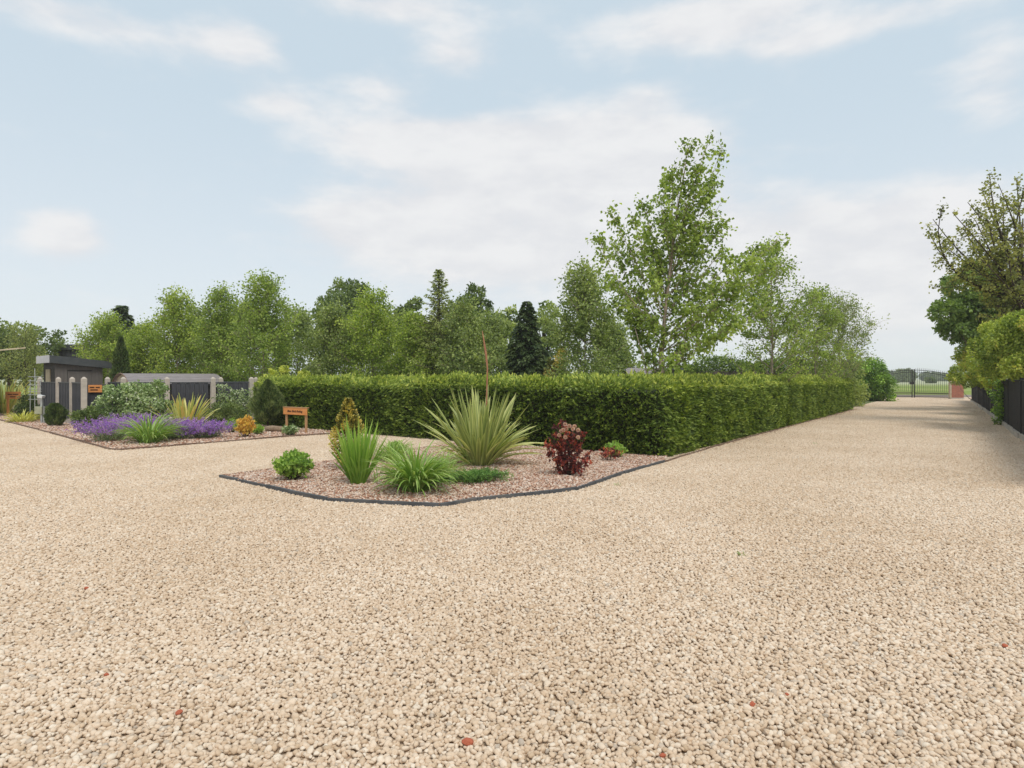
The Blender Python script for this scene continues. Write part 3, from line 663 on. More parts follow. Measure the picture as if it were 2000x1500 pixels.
# second rank filling behind
for px, Y, ty, hw, lb in [(580, 33, 610, 60, 'half hidden birch in the second row right of the tall pointed one'), (470, 34, 600, 60, 'second row birch between the two pointed birches'), (390, 35, 610, 60, 'second row birch left of the two pointed birches'),
                          (770, 34, 620, 65, 'second row birch behind the low pale birch'), (860, 33, 640, 60, 'second row birch beneath the feathery willow'), (1200, 33, 640, 45, 'small second row birch left of the tallest birch'), (960, 33, 620, 45, 'slim second row birch left of the dark conifer')]:
    h = topz(ty, Y); birch('silver_birch', lb, bp(px, Y), Y, h, hw / FPX * Y, 42, 13, 20, .12, .10, L_birch2, low=.08, up=.55, spread=.18, topw=.4)
# big trees behind
broad('ash_tree', 'round-topped dark ash rising behind the birches', bp(675, 46), 46, topz(540, 46), 66 / FPX * 46, L_ash, 18, 380, .22, .15)
broad('poplar', 'dark loose-topped tree left of the feathery willow', bp(798, 48), 48, topz(562, 48), 40 / FPX * 48, L_ash, 12, 260, .22, .16)
broad('ash_tree', 'dark rounded tree right of the feathery willow', bp(915, 44), 44, topz(548, 44), 48 / FPX * 44, L_ash, 15, 330, .20, .14)
broad('ash_tree', 'greyish tree with uneven top behind the dark conifer', bp(985, 46), 46, topz(596, 46), 45 / FPX * 46, L_birch2, 12, 330, .20, .14)
broad('ash_tree', 'small green tree between the conifer and dull birch', bp(1062, 42), 42, topz(590, 42), 45 / FPX * 42, L_birch2, 12, 330, .18, .13)
broad('lime_tree', 'dense green tree at the far left edge behind the canopy', bp(18, 40), 40, topz(632, 40), 72 / FPX * 40, L_ash, 14, 420, .2, .15, cl=.42)
birch('rowan_tree', 'olive loose young tree above the orange signpost', bp(50, 31), 31, topz(646, 31), 52 / FPX * 31, 36, 11, 12, .09, .05, L_willow, m_bark, low=.25, up=.5, spread=.1, topw=.5)

def conifer(name, label, x, y, h, r, leaf, n=26, per=26, L=.16, W=.05, droop=.35, cat='tree', low=.04, pw=.75, z0=0, irr=.75):
    root = thing(name, label, cat, (x, y, z0)); p = Plant(); p.mb.tube([(0, 0, 0), (0, 0, h * .5), (0, 0, h * .97)], [.03 * h, .018 * h, .004 * h], 7)
    for i in range(n):
        t = low + (1 - low) * (i / n); lr = r * (1 - t) ** pw + .03 * r; m_ = max(4, int(11 * (1 - t) ** .6))
        for j in range(m_):
            a = j / m_ * 6.283 + i * 1.1 + rng.normal(0, .15); ln = lr * rng.uniform(irr, 1.12 + (.75 - irr) * .5)
            d = np.array([math.cos(a), math.sin(a), 0]); k = int(per * (.35 + ln / r)); u = rng.random(k) ** .6
            o_ = np.array([0, 0, h * t]); lat = np.array([-d[1], d[0], 0]); wd = rng.normal(0, 1, k) * ln * .22 * (1.1 - u)
            zz = u * ln * .12 - (u ** 2) * ln * droop
            p.P.append(o_ + d * (ln * u)[:, None] + lat * wd[:, None] + np.array([0, 0, 1.]) * (zz + rng.normal(0, .015 * h / 5, k))[:, None])
            p.D.append(d * .8 + lat * np.sign(wd)[:, None] * .5 + np.array([0, 0, -.5]) + rng.normal(0, .25, (k, 3))); p.v.append(np.clip(.1 + .5 * u + .25 * rng.random() + rng.normal(0, .1, k), 0, 1))
            if j % 2 == 0: p.mb.tube([o_, o_ + d * ln * .9 + np.array([0, 0, -ln * droop * .8])], [.006 * h, .002 * h], 3, cap=False)
    p.build(root, leaf, m_bark, L, W, up=1.2); return root
conifer('conifer', 'dark drooping conifer right of the flower stalk', bp(1029, 29), 29, topz(584, 29), 70 / FPX * 29, L_conifer, 40, 75, .18, .08, .35, low=.05, pw=.8)
conifer('larch_tree', 'feathery olive tree with a thin spire above the birches', bp(857, 26.8), 26.8, topz(524, 26.8), 74 / FPX * 26.8, L_willow, 60, 50, .12, .04, -.15, low=.1, pw=.85, irr=.25)
conifer('conifer', 'dark conifer top showing behind the leftmost birch', bp(238, 42), 42, topz(592, 42), 60 / FPX * 42, L_conifer, 34, 70, .3, .12, .3, irr=.45, pw=.7)
def columnar(name, label, x, y, h, r, leaf, n, L=.09, W=.03, cat='tree', base=.05, prof=None, spread=.0, z0=0, up=1.0, out=.45, group=None, trunk=True, vr=(.1, .8)):
    root = thing(name, label, cat, (x, y, z0), 0, group); p = Plant()
    if trunk: p.mb.tube([(0, 0, 0), (0, 0, h * .8)], [max(.012, .02 * h), .005], 6)
    t = rng.random(n) ** .85; pr = prof or [(0, .5), (.2, .95), (.45, 1.), (.75, .7), (1, .06)]
    rr = np.interp(t, [q[0] for q in pr], [q[1] for q in pr]) * r
    a = rng.uniform(0, 6.283, n)
    lump = np.array([mnoise.noise((math.cos(q) * 1.6 + x, math.sin(q) * 1.6 + y, tt * h / r * 1.1)) + .7 * mnoise.noise((math.cos(q) * 4.5 + x, math.sin(q) * 4.5 + y, tt * h / r * 2.2)) for q, tt in zip(a, t)])
    rr = rr * (1 + .45 * lump) * rng.uniform(.35, 1.12, n) ** .5
    d = np.stack([np.cos(a), np.sin(a), np.zeros(n)], -1)
    p.P.append(d * rr[:, None] + np.array([0, 0, 1.]) * (base * h + t * h * (1 - base) * .96)[:, None]); p.D.append(d * out + np.array([0, 0, up]) + rng.normal(0, .3, (n, 3)))
    p.v.append(np.clip(vr[0] + (vr[1] - vr[0]) * (.5 + .6 * lump + rng.normal(0, .2, n)), 0, 1))
    p.build(root, leaf, m_bark, L, W, up=.2, crown='foliage', trunk='stem'); return root
columnar('cypress', 'slim dark column-shaped cypress right of the grey shed', bp(236, 29), 29, topz(655, 29), 15 / FPX * 29, L_cypress, 9000, .12, .04)

# yellow bushes and others peeping over the hedge
broad('yellow_bush', 'yellow-green bush showing over the hedge below the tall pointed birch', bp(545, 25), 25, topz(712, 25), 26 / FPX * 25, L_yellow, 9, 260, .08, .055, cat='shrub', cl=.42)
broad('yellow_bush', 'second lower yellow bush over the hedge, right of the first', bp(588, 24.5), 24.5, topz(720, 24.5), 24 / FPX * 24.5, L_yellow, 9, 240, .08, .055, cat='shrub', cl=.42)
broad('golden_bush', 'small golden leaved bush beside the dark conifer', bp(1088, 27), 27, topz(682, 27), 26 / FPX * 27, L_gold, 9, 240, .12, .06, cat='shrub', cl=.42)
broad('laurel_bush', 'big bright green laurel where the hedge ends near the gate', bp(1688, 43) , 43, 2.75, 48 / FPX * 43, L_laurel, 22, 620, .16, .09, cat='shrub', cz=.5, rz=.55, cl=.42)
broad('shrub', 'dark low shrub at the foot of the rightmost birch', bp(1640, 35), 35, 2.2, 1.4, L_birch2, 12, 330, .12, .08, cat='shrub', cz=.5, rz=.5, cl=.45)
broad('shrub', 'dark shrub at the foot of the airy birch beside the grey slatted shed', bp(1330, 22), 22, 2.0, .5, L_ash, 8, 160, .09, .06, cat='shrub', cz=.5, rz=.45, cl=.45)

# ================================================================== FAR RIGHT: fence, pier, gate, trees
fr = thing('fence', 'long black board fence on the right of the drive', 'fence', (*fp(0, 0), 0), math.atan2(FD[1], FD[0]))
pan = MB()
for i in range(12):
    pan.quad_box((i * .15 + .002, .0, .16), (i * .15 + .146, .022 + .006 * (i % 2), 1.52))
pan.quad_box((0, -.05, .4), (1.8, -.003, .48)); pan.quad_box((0, -.05, 1.25), (1.8, -.003, 1.33)); pan_me = pan.mesh('panel'); pan_me.materials.append(m_black_wood)
cap = MB().quad_box((0, -.03, 1.522), (1.8, .06, 1.55)).mesh('capping'); cap.materials.append(m_black_wood)
post_me = MB().quad_box((-.05, -.05, 0), (.05, .05, 1.6)).mesh('post'); post_me.materials.append(m_black_wood)
gb_me = MB().quad_box((0, .03, -.02), (1.88, .11, .15)).mesh('kerb_board'); gb_me.materials.append(m_concrete)
for i in range(-5, 17):
    x = i * 1.9
    link('post', post_me, None, fr, (x, 0, 0)); j = rng.normal(0, .01)
    link('panel', pan_me, None, fr, (x + .05, .01 + j, 0)); link('capping', cap, None, fr, (x + .05, .01 + j, 0)); link('kerb_board', gb_me, None, fr, (x + .05, -.02 + j * 2, 0))

px0 = bp(1859, 46.5); px1 = bp(1884, 46.5)
pier = thing('brick_pier', 'red brick gate pier at the right end of the gate', 'gate pier', ((px0 + px1) / 2, 47, 0))
MB().quad_box((-.45, -.45, .12), (.45, -.12, 1.68)).build('brickwork', m_brick, pier)
MB().quad_box((-.5, -.5, 1.682), (.5, -.07, 1.76)).build('coping', m_concrete, pier, bevel=.01)
MB().quad_box((-.48, -.48, 0), (.48, -.09, .118)).build('plinth', m_concrete, pier)
MB().quad_box((-.53, -.44, 0), (-.452, -.30, 1.60)).build('pale_edge', m_cream, pier)  # thin cream strip up the left edge of the pier
pier2 = pier.copy(); COL.objects.link(pier2); pier2.location = (bp(1716, 50.5), 50.5, 0); tag(pier2, 'brick gate pier at the left end, hidden behind the laurel')
for c in pier.children:
    if c.name.startswith('pale_edge'): continue
    q = c.copy(); COL.objects.link(q); q.parent = pier2
def gate_leaf(xa, ya, xb, yb, za, zb, label):
    d = Vector((xb - xa, yb - ya, 0)); W_ = d.length; root = thing('iron_gate', label, 'gate', (xa, ya, 0), math.atan2(d.y, d.x), 'double iron gates at the end of the drive')
    f = lambda x: za + (zb - za) * math.sin(x / W_ * math.pi / 2)
    for z0, z1 in ((.08, .12), (.36, .42)): MB().quad_box((0, -.02, z0), (W_, .02, z1)).build('rail', m_iron, root)
    for dz in (0, -.16): MB().tube([(W_ * i / 12, 0, f(W_ * i / 12) + dz) for i in range(13)], .022, 4).build('rail', m_iron, root)
    for x in (.03, W_ - .03): MB().quad_box((x - .035, -.03, .03), (x + .035, .03, f(x) + .08)).build('stile', m_iron, root)
    k = int(W_ / .145)
    for i in range(1, k):
        x = W_ * i / k
        MB().tube([(x, 0, .1), (x, 0, f(x) + .13), (x, 0, f(x) + .2)], [.012, .012, .003], 5).build('bar', m_iron, root)
    for i in range(k):
        x = W_ * (i + .5) / k; MB().tube([(x, 0, .1), (x, 0, .5), (x, 0, .55)], [.010, .010, .002], 4).build('dog_bar', m_iron, root)
    return root
gy = 50
gm = bp(1783, gy); gl = bp(1722, gy + .6); gr = bp(1857, gy - 2.6)
g1 = gate_leaf(gl, gy + .6, gm - .03, gy, 1.95, 2.22, 'left leaf of the black iron gate, beside the laurel')
g2 = gate_leaf(gr, gy - 2.6, gm + .05, gy - .05, 1.85, 2.22, 'right leaf of the black iron gate, beside the brick pier')
MB().quad_box((-.14, -.06, 1.08), (.14, .06, 1.26)).build('lock_box', m_iron, g1, loc=((Vector((gm - gl, -.6, 0))).length - .1, 0, 0))

# far side of the lane and field
for px, ty, hw, Y, lb in [(1768, 722, 17, 230, 'large rounded tree in the field seen through the left gate leaf'), (1738, 727, 10, 300, 'small far tree at the left edge of the gate view'), (1806, 727, 9, 330, 'far tree just right of the gate middle'),
                          (1822, 729, 12, 290, 'low far tree seen through the right gate leaf'), (1842, 732, 12, 300, 'far tree seen close to the brick pier'), (1725, 728, 8, 320, 'far tree half hidden by the laurel')]:
    broad('field_tree', lb, bp(px, Y), Y, topz(ty, Y) * 1.0, hw / FPX * Y, L_far, 10, 170, .9, .7, cz=.52, rz=.46, cl=.45, group='trees in the field beyond the gate')
broad('field_bush', 'dark low bush in the field behind the right gate leaf', bp(1817, 190), 190, topz(738, 190), 9 / FPX * 190, L_ash, 8, 120, .5, .4, cat='bush', cz=.5, rz=.5)
broad('field_bush', 'dark low bush in the field behind the left gate leaf', bp(1749, 200), 200, topz(741, 200), 5 / FPX * 200, L_ash, 6, 100, .4, .3, cat='bush', cz=.5, rz=.5)
p = Plant()
for i in range(60):
    x = -700 + 1500 * i / 60 + rng.normal(0, 5); p.cloud((x, rng.normal(0, 14), rng.uniform(2, 4)), (14, 8, rng.uniform(3, 5.5)), 220, vr=(.2, .8), shell=.2)
q = leaf_mesh('treeline', np.concatenate(p.P), np.concatenate(p.D), 1.6, 1.3, np.concatenate(p.v)); link('far_treeline', q, L_far, None, (0, 560, 0), kind='stuff', label='low pale line of distant trees along the horizon', cat='treeline')

# hawthorn at the right edge
YH = 21.0; hb = np.array([*P(1990, 738, YH)[:2], 0]); hb[0] += .9
root = thing('hawthorn_tree', 'dark spreading hawthorn with reaching branches at the right edge', 'tree', tuple(hb)); p = Plant()
tr = np.array([(0, 0, 0), (-.1, 0, 1.6), (-.3, .1, 3.0), (-.55, .2, 4.2), (-.7, .2, 5.5), (-.6, .2, 7.)])
p.mb.tube(tr, [.24, .2, .17, .12, .08, .02], 8)
htips = [(1815,455),(1822,428),(1843,480),(1860,415),(1838,410),(1880,445),(1890,395),(1905,430),(1932,338),(1918,372),(1950,360),(1960,400),(1985,350),(2010,345),(2040,380),(1930,430),(1950,470),(1900,490),(1925,520),(1970,500),(1990,450),(2030,450),(2060,520),(1960,560),(1990,590),(2030,580),(1940,590),(2080,480),(2080,600),(1980,540),(1925,560)]
for tx, ty in htips:
    e = P(tx, ty, YH + rng.uniform(-1.2, 1.2)) - hb; zz = np.clip(e[2] * .62, 1.9, 5.6); f = np.interp(zz, tr[:, 2], np.arange(len(tr))); k = min(int(f), len(tr) - 2); o_ = tr[k] + (tr[k + 1] - tr[k]) * (f - k)
    pts = p.limb(o_, e, .055, .01, .22, 8, 5); ln = np.linalg.norm(e - o_)
    p.twigs(pts, int(3 + ln * 3.4), .5, 15, .07, .25, .15, (.1, .9), r=.008)
    for s_ in range(3):
        e2 = pts[4] + rvec(1)[0] * .9; p2 = p.limb(pts[3], e2, .02, .006, .1, 5, 4); p.twigs(p2, 3, .35, 12, .07, .3, .1, (.1, .9))
p.build(root, L_hawth, m_bark, .095, .075)
def pbush(name, label, cx, cy, cz, blobs_, leaf, L, W, per, cat='shrub', base=None, group=None):
    """bush whose lobes are measured in the photograph: (px, py, Y, radius m)"""
    root = thing(name, label, cat, (cx, cy, 0), 0, group); p = Plant(); o_ = np.array([cx, cy, 0])
    for (px, py, Y, r) in blobs_:
        c = P(px, py, Y) - o_; p.limb((rng.normal(0, .1), rng.normal(0, .1), 0), c, .03, .008, .12, 6, 4)
        k = int(per * r * r); p.cloud(c, (r, r, r * .8), k, vr=(.15, .85), shell=.4)
        for _ in range(7):
            d = rvec(1)[0]; d[2] = abs(d[2]) * .6; p.cloud(c + d * r * .9, r * .36, k // 9, vr=(.2, .95), shell=.1)
        for _ in range(6):
            d = rvec(1)[0]; d[2] *= .6; q_ = np.array([c + d * r * .7, c + d * r * 1.0, c + d * r * 1.32]); p.twigs(q_, 4, r * .3, 8, .03, 0, .1)
    p.build(root, leaf, m_bark, L, W); return root
bx, by = fp(14, 1.6)
pbush('elder_tree', 'mid green bushy tree below the hawthorn branches', bx, by, 0, [(1850,610,29,.75),(1880,560,29,.8),(1905,600,29,1.0),(1870,645,29,.7),(1915,530,29,.6),(1940,575,29,1.0),(1935,630,29,1.),(1900,655,29,.6),(1975,600,29,1.2),(2010,570,29,1.2)], L_elder, .15, .11, 1500, 'tree')
bx, by = fp(3.5, 1.3)
pbush('golden_shrub', 'large yellow-green shrub overhanging the fence at the right edge', bx, by, 0, [(1985,665,18,.75),(1960,700,18.5,.6),(2005,715,17.5,.5),(1935,680,20,.6),(2020,640,17.6,.7),(1955,650,19.5,.55),(1985,722,17.6,.38),(1940,722,20,.4),(2040,690,17.6,.8),(1965,680,18.6,.7)], L_spirea, .075, .055, 5200)
bx, by = fp(16, 1.3)
pbush('golden_shrub', 'yellow-green shrub with orange tips drooping towards the brick pier', bx, by, 0, [(1905,700,30,.8),(1885,725,33,.6),(1920,665,29,.75),(1900,670,30,.55),(1915,735,27,.5),(1930,705,26,.8),(1870,740,37,.45),(1895,745,33,.4),(1940,740,22,.4)], L_spirea, .10, .07, 2600)
p = Plant()
pc = fp(5.6, -.1)
for i in range(26): p.cloud((rng.normal(0, .12), rng.normal(0, .08), .1 + 1.5 * i / 26), (.2, .12, .14), 46, shell=.2)
root = thing('ivy', 'green climber hanging down the black fence under the shrub', 'climbing plant', (*pc, 0)); p.mb.tube([(0, 0, 0), (.05, 0, .8), (0, 0, 1.6)], .008, 4); p.build(root, L_laurel, m_bark, .07, .055, trunk='stem', crown='foliage')

# ================================================================== BUILDINGS AND THINGS INSIDE THE GARDEN
def frame(px_, Y):  return (bp(px_, Y), Y)
x0, y0 = frame(1228, 30)
sh = thing('slatted_shed', 'grey shed with a slatted sloping roof left of the tallest birch trunk', 'shed', (x0, y0, 0))
MB().quad_box((.05, .05, 0), (1.25, 1.9, 1.45)).build('wall', m_char_wood, sh)
for i in range(9):
    t = i / 9; MB().hexa([(0, t * .9, 1.46 + .6 * t), (1.32, t * .9, 1.46 + .6 * t), (1.32, t * .9 + .09, 1.53 + .6 * t), (0, t * .9 + .09, 1.53 + .6 * t), (0, t * .9, 1.49 + .6 * t), (1.32, t * .9, 1.49 + .6 * t), (1.32, t * .9 + .09, 1.56 + .6 * t), (0, t * .9 + .09, 1.56 + .6 * t)]).build('slat', m_greyroof, sh)
x0, y0 = frame(1284, 32)
sh = thing('grey_shed', 'plain dark grey shed right behind the tallest birch trunk', 'shed', (x0, y0, 0))
for i in range(8): MB().quad_box((i * .155, 0, 0), (i * .155 + .148, .03, 2.0)).build('board', m_char_wood, sh)
MB().quad_box((0, .035, 0), (1.24, 1.8, 2.0)).build('wall', m_char_wood, sh)
MB().quad_box((-.08, -.1, 2.002), (1.32, 1.9, 2.1)).build('roof', m_fascia, sh)
xa, ya = frame(1338, 38); xb, yb = frame(1664, 40)
ln = math.hypot(xb - xa, yb - ya)
bf = thing('back_fence', 'weathered brown board fence topped by ivy behind the birches', 'fence', (xa, ya, 0), math.atan2(yb - ya, xb - xa))
bd = MB().quad_box((0, 0, .05), (.24, .025, 2.02)).mesh('board'); bd.materials.append(m_brownfence)
for i in range(int(ln / .25)):
    link('board', bd, None, bf, (i * .25, rng.normal(0, .008), rng.normal(0, .015)))
for i in range(int(ln / 1.8) + 1): MB().quad_box((i * 1.8 - .05, -.06, 0), (i * 1.8 + .05, -.004, 2.08)).build('post', m_brownfence, bf)
p = Plant(); i = 0; s_ = 0
while s_ < ln:
    hh = 1.0 * (.6 + .7 * abs(math.sin(s_ * .55 + .6))) * (1 if s_ > 1 else .5)
    p.cloud((s_, .25, 2.0 + hh * .30), (.6, .5, hh * .5), 420, vr=(.1, .8), shell=.45); s_ += .42
    if s_ > ln * .52: p.cloud((s_, -.1, 1.8), (.4, .3, .4), 160, vr=(.1, .7))
root = thing('ivy', 'mound of ivy growing along the top of the brown fence', 'climbing plant', (xa, ya, 0), math.atan2(yb - ya, xb - xa)); p.mb.tube([(0, .1, 0), (0, .1, 2)], .02, 5)
p.build(root, leaf_mat('ivy_leaf', [(0, (.025, .05, .01)), (.5, (.09, .14, .02)), (1, (.22, .28, .04))], .25), m_bark, .12, .09, trunk='stem', crown='foliage')

# black car inside
def car(x, y, rz, label):
    r = thing('parked_car', label, 'car', (x, y, 0), rz); mb = MB()
    prof = [(-2.1, .35), (-2.15, .75), (-2.0, .95), (-1.3, 1.0), (-.7, 1.42), (.6, 1.48), (1.5, 1.30), (2.0, .98), (2.1, .7), (2.05, .35)]
    n = len(prof); b = 0
    for yy, k in ((-.86, 1), (.86, 1)):
        for (a, c) in prof: mb.v.append((a, yy * (1 - .16 * max(0, (c - .95)) / .5), c))
    mb.f.append(tuple(range(n))); mb.f.append(tuple(reversed(range(n, 2 * n))))
    for i in range(n): mb.f.append((i, (i + 1) % n, n + (i + 1) % n, n + i))
    mb.build('body', m_carpaint, r, smooth_=False, bevel=.04)
    for sy in (-1, 1):
        w = MB(); w.v = [(-.62 * 1.6, sy * .862, 1.0), (1.55, sy * .862, 1.0), (1.35, sy * .79, 1.27), (.55, sy * .765, 1.41), (-.62, sy * .775, 1.36)]; w.f = [(0, 1, 2, 3, 4)]; w.build('side_window', m_glass, r)
        for xx in (-1.35, 1.35):
            t = MB(); t.tube([(xx, sy * .7, .33), (xx, sy * .9, .33)], .33, 18); wh = t.build('wheel', m_rubber, r)
            MB().tube([(xx, sy * .9, .33), (xx, sy * .915, .33)], .2, 12).build('rim', m_galv, wh)
    return r
car(bp(1612, 37.5), 37.5, 1.15, 'black car parked behind the hedge between the right birches')

# white pergola glimpsed through the trees
x0, y0 = frame(655, 40)
pg_ = thing('white_pavilion', 'white framed garden building glimpsed between birch stems', 'building', (x0, y0, 0))
MB().quad_box((.1, .3, 0), (2.2, 2.5, 2.1)).build('wall', m_dark, pg_)
for i in range(8): MB().quad_box((i * .31, 0, 0), (i * .31 + .09, .08, 2.2)).build('post', m_whitepaint, pg_)
for z in (.9, 1.55): MB().quad_box((0, -.02, z), (2.3, -.003, z + .08)).build('rail', m_whitepaint, pg_)
MB().quad_box((-.1, -.1, 2.202), (2.4, 2.6, 2.5)).build('roof', m_whitepaint, pg_)

# ---- left: shed
A = np.array([-20.7, 28.0]); u = np.array([.69, .72]); u /= np.linalg.norm(u)
shd = thing('garden_room', 'grey flat-roofed shed with a slate fascia left of the cypress', 'shed', (A[0], A[1], 0), math.atan2(u[1], u[0]))
Lu, Lw = 2.45, 2.9
def rz_(x): return 2.62 - .10 * x
def slab(xa, xb, ya, yb, lo, hi, name, mat):
    MB().hexa([(xa, ya, rz_(xa) + lo), (xb, ya, rz_(xb) + lo), (xb, yb, rz_(xb) + lo), (xa, yb, rz_(xa) + lo), (xa, ya, rz_(xa) + hi), (xb, ya, rz_(xb) + hi), (xb, yb, rz_(xb) + hi), (xa, yb, rz_(xa) + hi)]).build(name, mat, shd)
slab(0, Lu, 0, .03, -.34, 0, 'fascia', m_fascia); slab(-.02, -.002, 0, Lw, -.34, 0, 'fascia', m_litfascia)
slab(0, Lu, .032, Lw, -.3, -.02, 'roof', m_fascia)
MB().hexa([(.24, .22, 0), (2.1, .22, 0), (2.1, 2.7, 0), (.24, 2.7, 0), (.24, .22, 2.29), (2.1, .22, 2.1), (2.1, 2.7, 2.1), (.24, 2.7, 2.29)]).build('wall', m_dark, shd)
for i in range(12):
    xx = .24 + i * .155
    if 3 <= i <= 8: MB().quad_box((xx, .195, 1.95), (xx + .150, .218, rz_(xx) - .36)).build('board', m_shedwall, shd)
    else: MB().quad_box((xx, .195, 0), (xx + .150, .218, rz_(xx) - .36)).build('board', m_shedwall, shd)
MB().quad_box((.72, .205, 0), (1.63, .217, 1.92)).build('door', m_shedwall, shd)
MB().quad_box((.70, .17, 1.925), (1.66, .193, 1.955)).build('door_head', m_dark, shd)
wn = MB().quad_box((.20, 1.1, 1.2), (.237, 2.0, 2.0)).build('notice_board', m_cream, shd)
# building behind it, canopy left
x0, y0 = frame(100, 42)
bb = thing('dark_barn', 'dark blue-grey flat building behind the shed', 'building', (x0, y0, 0))
MB().quad_box((0, .2, 0), (2.2, 6, 3.5)).build('wall', m_char_wood, bb); MB().quad_box((-.2, 0, 3.502), (2.4, 6.2, 3.85)).build('roof', m_fascia, bb)
for i in range(7): MB().quad_box((i * .3 + .05, .16, 0), (i * .3 + .22, .198, 3.48)).build('panel', m_fascia, bb)
x0, y0 = frame(-60, 24)
cn = thing('lean_to', 'black lean-to with a pale roof edge at the far left', 'building', (x0, y0, 0))
x1 = bp(50, 24) - x0
MB().hexa([(0, 0, 2.53), (x1, 0, 2.73), (x1 - 3.2, 3, 2.8), (-3.2, 3, 2.6), (0, 0, 2.58), (x1, 0, 2.78), (x1 - 3.2, 3, 2.85), (-3.2, 3, 2.65)]).build('roof', m_cream, cn)
w_ = bp(-8, 25) - x0; MB().hexa([(-2, 1, 0), (w_, 1, 0), (w_ - 2.2, 2.6, 0), (-4.2, 2.6, 0), (-2, 1, 2.5), (w_, 1, 2.5), (w_ - 2.2, 2.6, 2.5), (-4.2, 2.6, 2.5)]).build('wall', m_black_wood, cn)
# trellis ladder
x0, y0 = frame(58, 23)
tl = thing('metal_trellis', 'pale metal bar rack left of the first concrete post', 'trellis', (x0, y0, 0))
for xx in (.02, .19, .40): MB().tube([(xx, 0, 0), (xx, 0, 1.95 if xx == .19 else 1.55)], .014, 6).build('upright', m_galv, tl)
for py in (736, 744, 752, 760, 765, 771, 780): MB().tube([(-.04, -.02, topz(py, 23)), (.45, -.02, topz(py, 23))], .012, 5).build('rung', m_galv, tl)

# fences with concrete posts
cp = MB(); hw_ = .075; cp.prism([(-hw_, -hw_), (hw_, -hw_), (hw_, hw_), (-hw_, hw_)], 0, 1.54)
b = len(cp.v); cp.v += [(-hw_, -hw_, 1.541), (hw_, -hw_, 1.541), (hw_, hw_, 1.541), (-hw_, hw_, 1.541), (-.02, -.02, 1.60), (.02, -.02, 1.60), (.02, .02, 1.60), (-.02, .02, 1.60)]
cp.f += [(b, b + 1, b + 5, b + 4), (b + 1, b + 2, b + 6, b + 5), (b + 2, b + 3, b + 7, b + 6), (b + 3, b, b + 4, b + 7), (b + 4, b + 5, b + 6, b + 7)]
cp_me = cp.mesh('post'); cp_me.materials.append(m_concrete)
brd = MB().quad_box((0, -.012, 0), (.138, .012, 1.22)).mesh('board'); brd.materials.append(m_char_wood)
def pfence(label, posts, panels=None, rot=.7):
    o_ = posts[0]; root = thing('panel_fence', label, 'fence', (*o_, .03))
    for (x, y) in posts: link('post', cp_me, None, root, (x - o_[0], y - o_[1], 0), (0, 0, rot))
    for i, (a, b_) in enumerate(zip(posts[:-1], posts[1:])):
        if panels and not panels[i]: continue
        a = np.array(a) - o_; b_ = np.array(b_) - o_; d = b_ - a; L_ = np.linalg.norm(d); an = math.atan2(d[1], d[0]); d = d / L_
        k = max(1, int((L_ - .16) / .145)); s0 = (L_ - k * .145) / 2
        for j in range(k):
            q_ = a + d * (s0 + j * .145); n_ = np.array([-d[1], d[0]]) * (.006 if j % 2 else -.006)
            link('board', brd, None, root, (q_[0] + n_[0], q_[1] + n_[1], .17), (0, 0, an))
        kb = MB().quad_box((.08, -.025, 0), (L_ - .08, .025, .168)).build('gravel_board', m_concrete, root); kb.location = (a[0], a[1], 0); kb.rotation_euler = (0, 0, an)
        rl = MB().quad_box((.08, -.03, 1.392), (L_ - .08, .03, 1.425)).build('top_rail', m_fascia, root); rl.location = (a[0], a[1], 0); rl.rotation_euler = (0, 0, an)
    return root
P1, P2, P3, P4, P5, P6, P7, P8, P9 = [(bp(a, Y), Y) for a, Y in ((78, 23.5), (114, 22.2), (141, 21.2), (164, 19.3), (210, 22.0), (241, 21.2), (416, 22.6), (431, 25), (491, 22.8))]
pfence('charcoal panels between four pale concrete posts in front of the shed', [P1, P2, P3, P4])
pfence('charcoal fence in front of the curved roof, ending at a concrete post by the hedge', [P5, P6, (bp(326, 22.0), 22.0), P7, P9], [1, 1, 1, 1])
pfence('single concrete post and panel behind the climber panel', [P8, (bp(500, 26), 26)], [1])

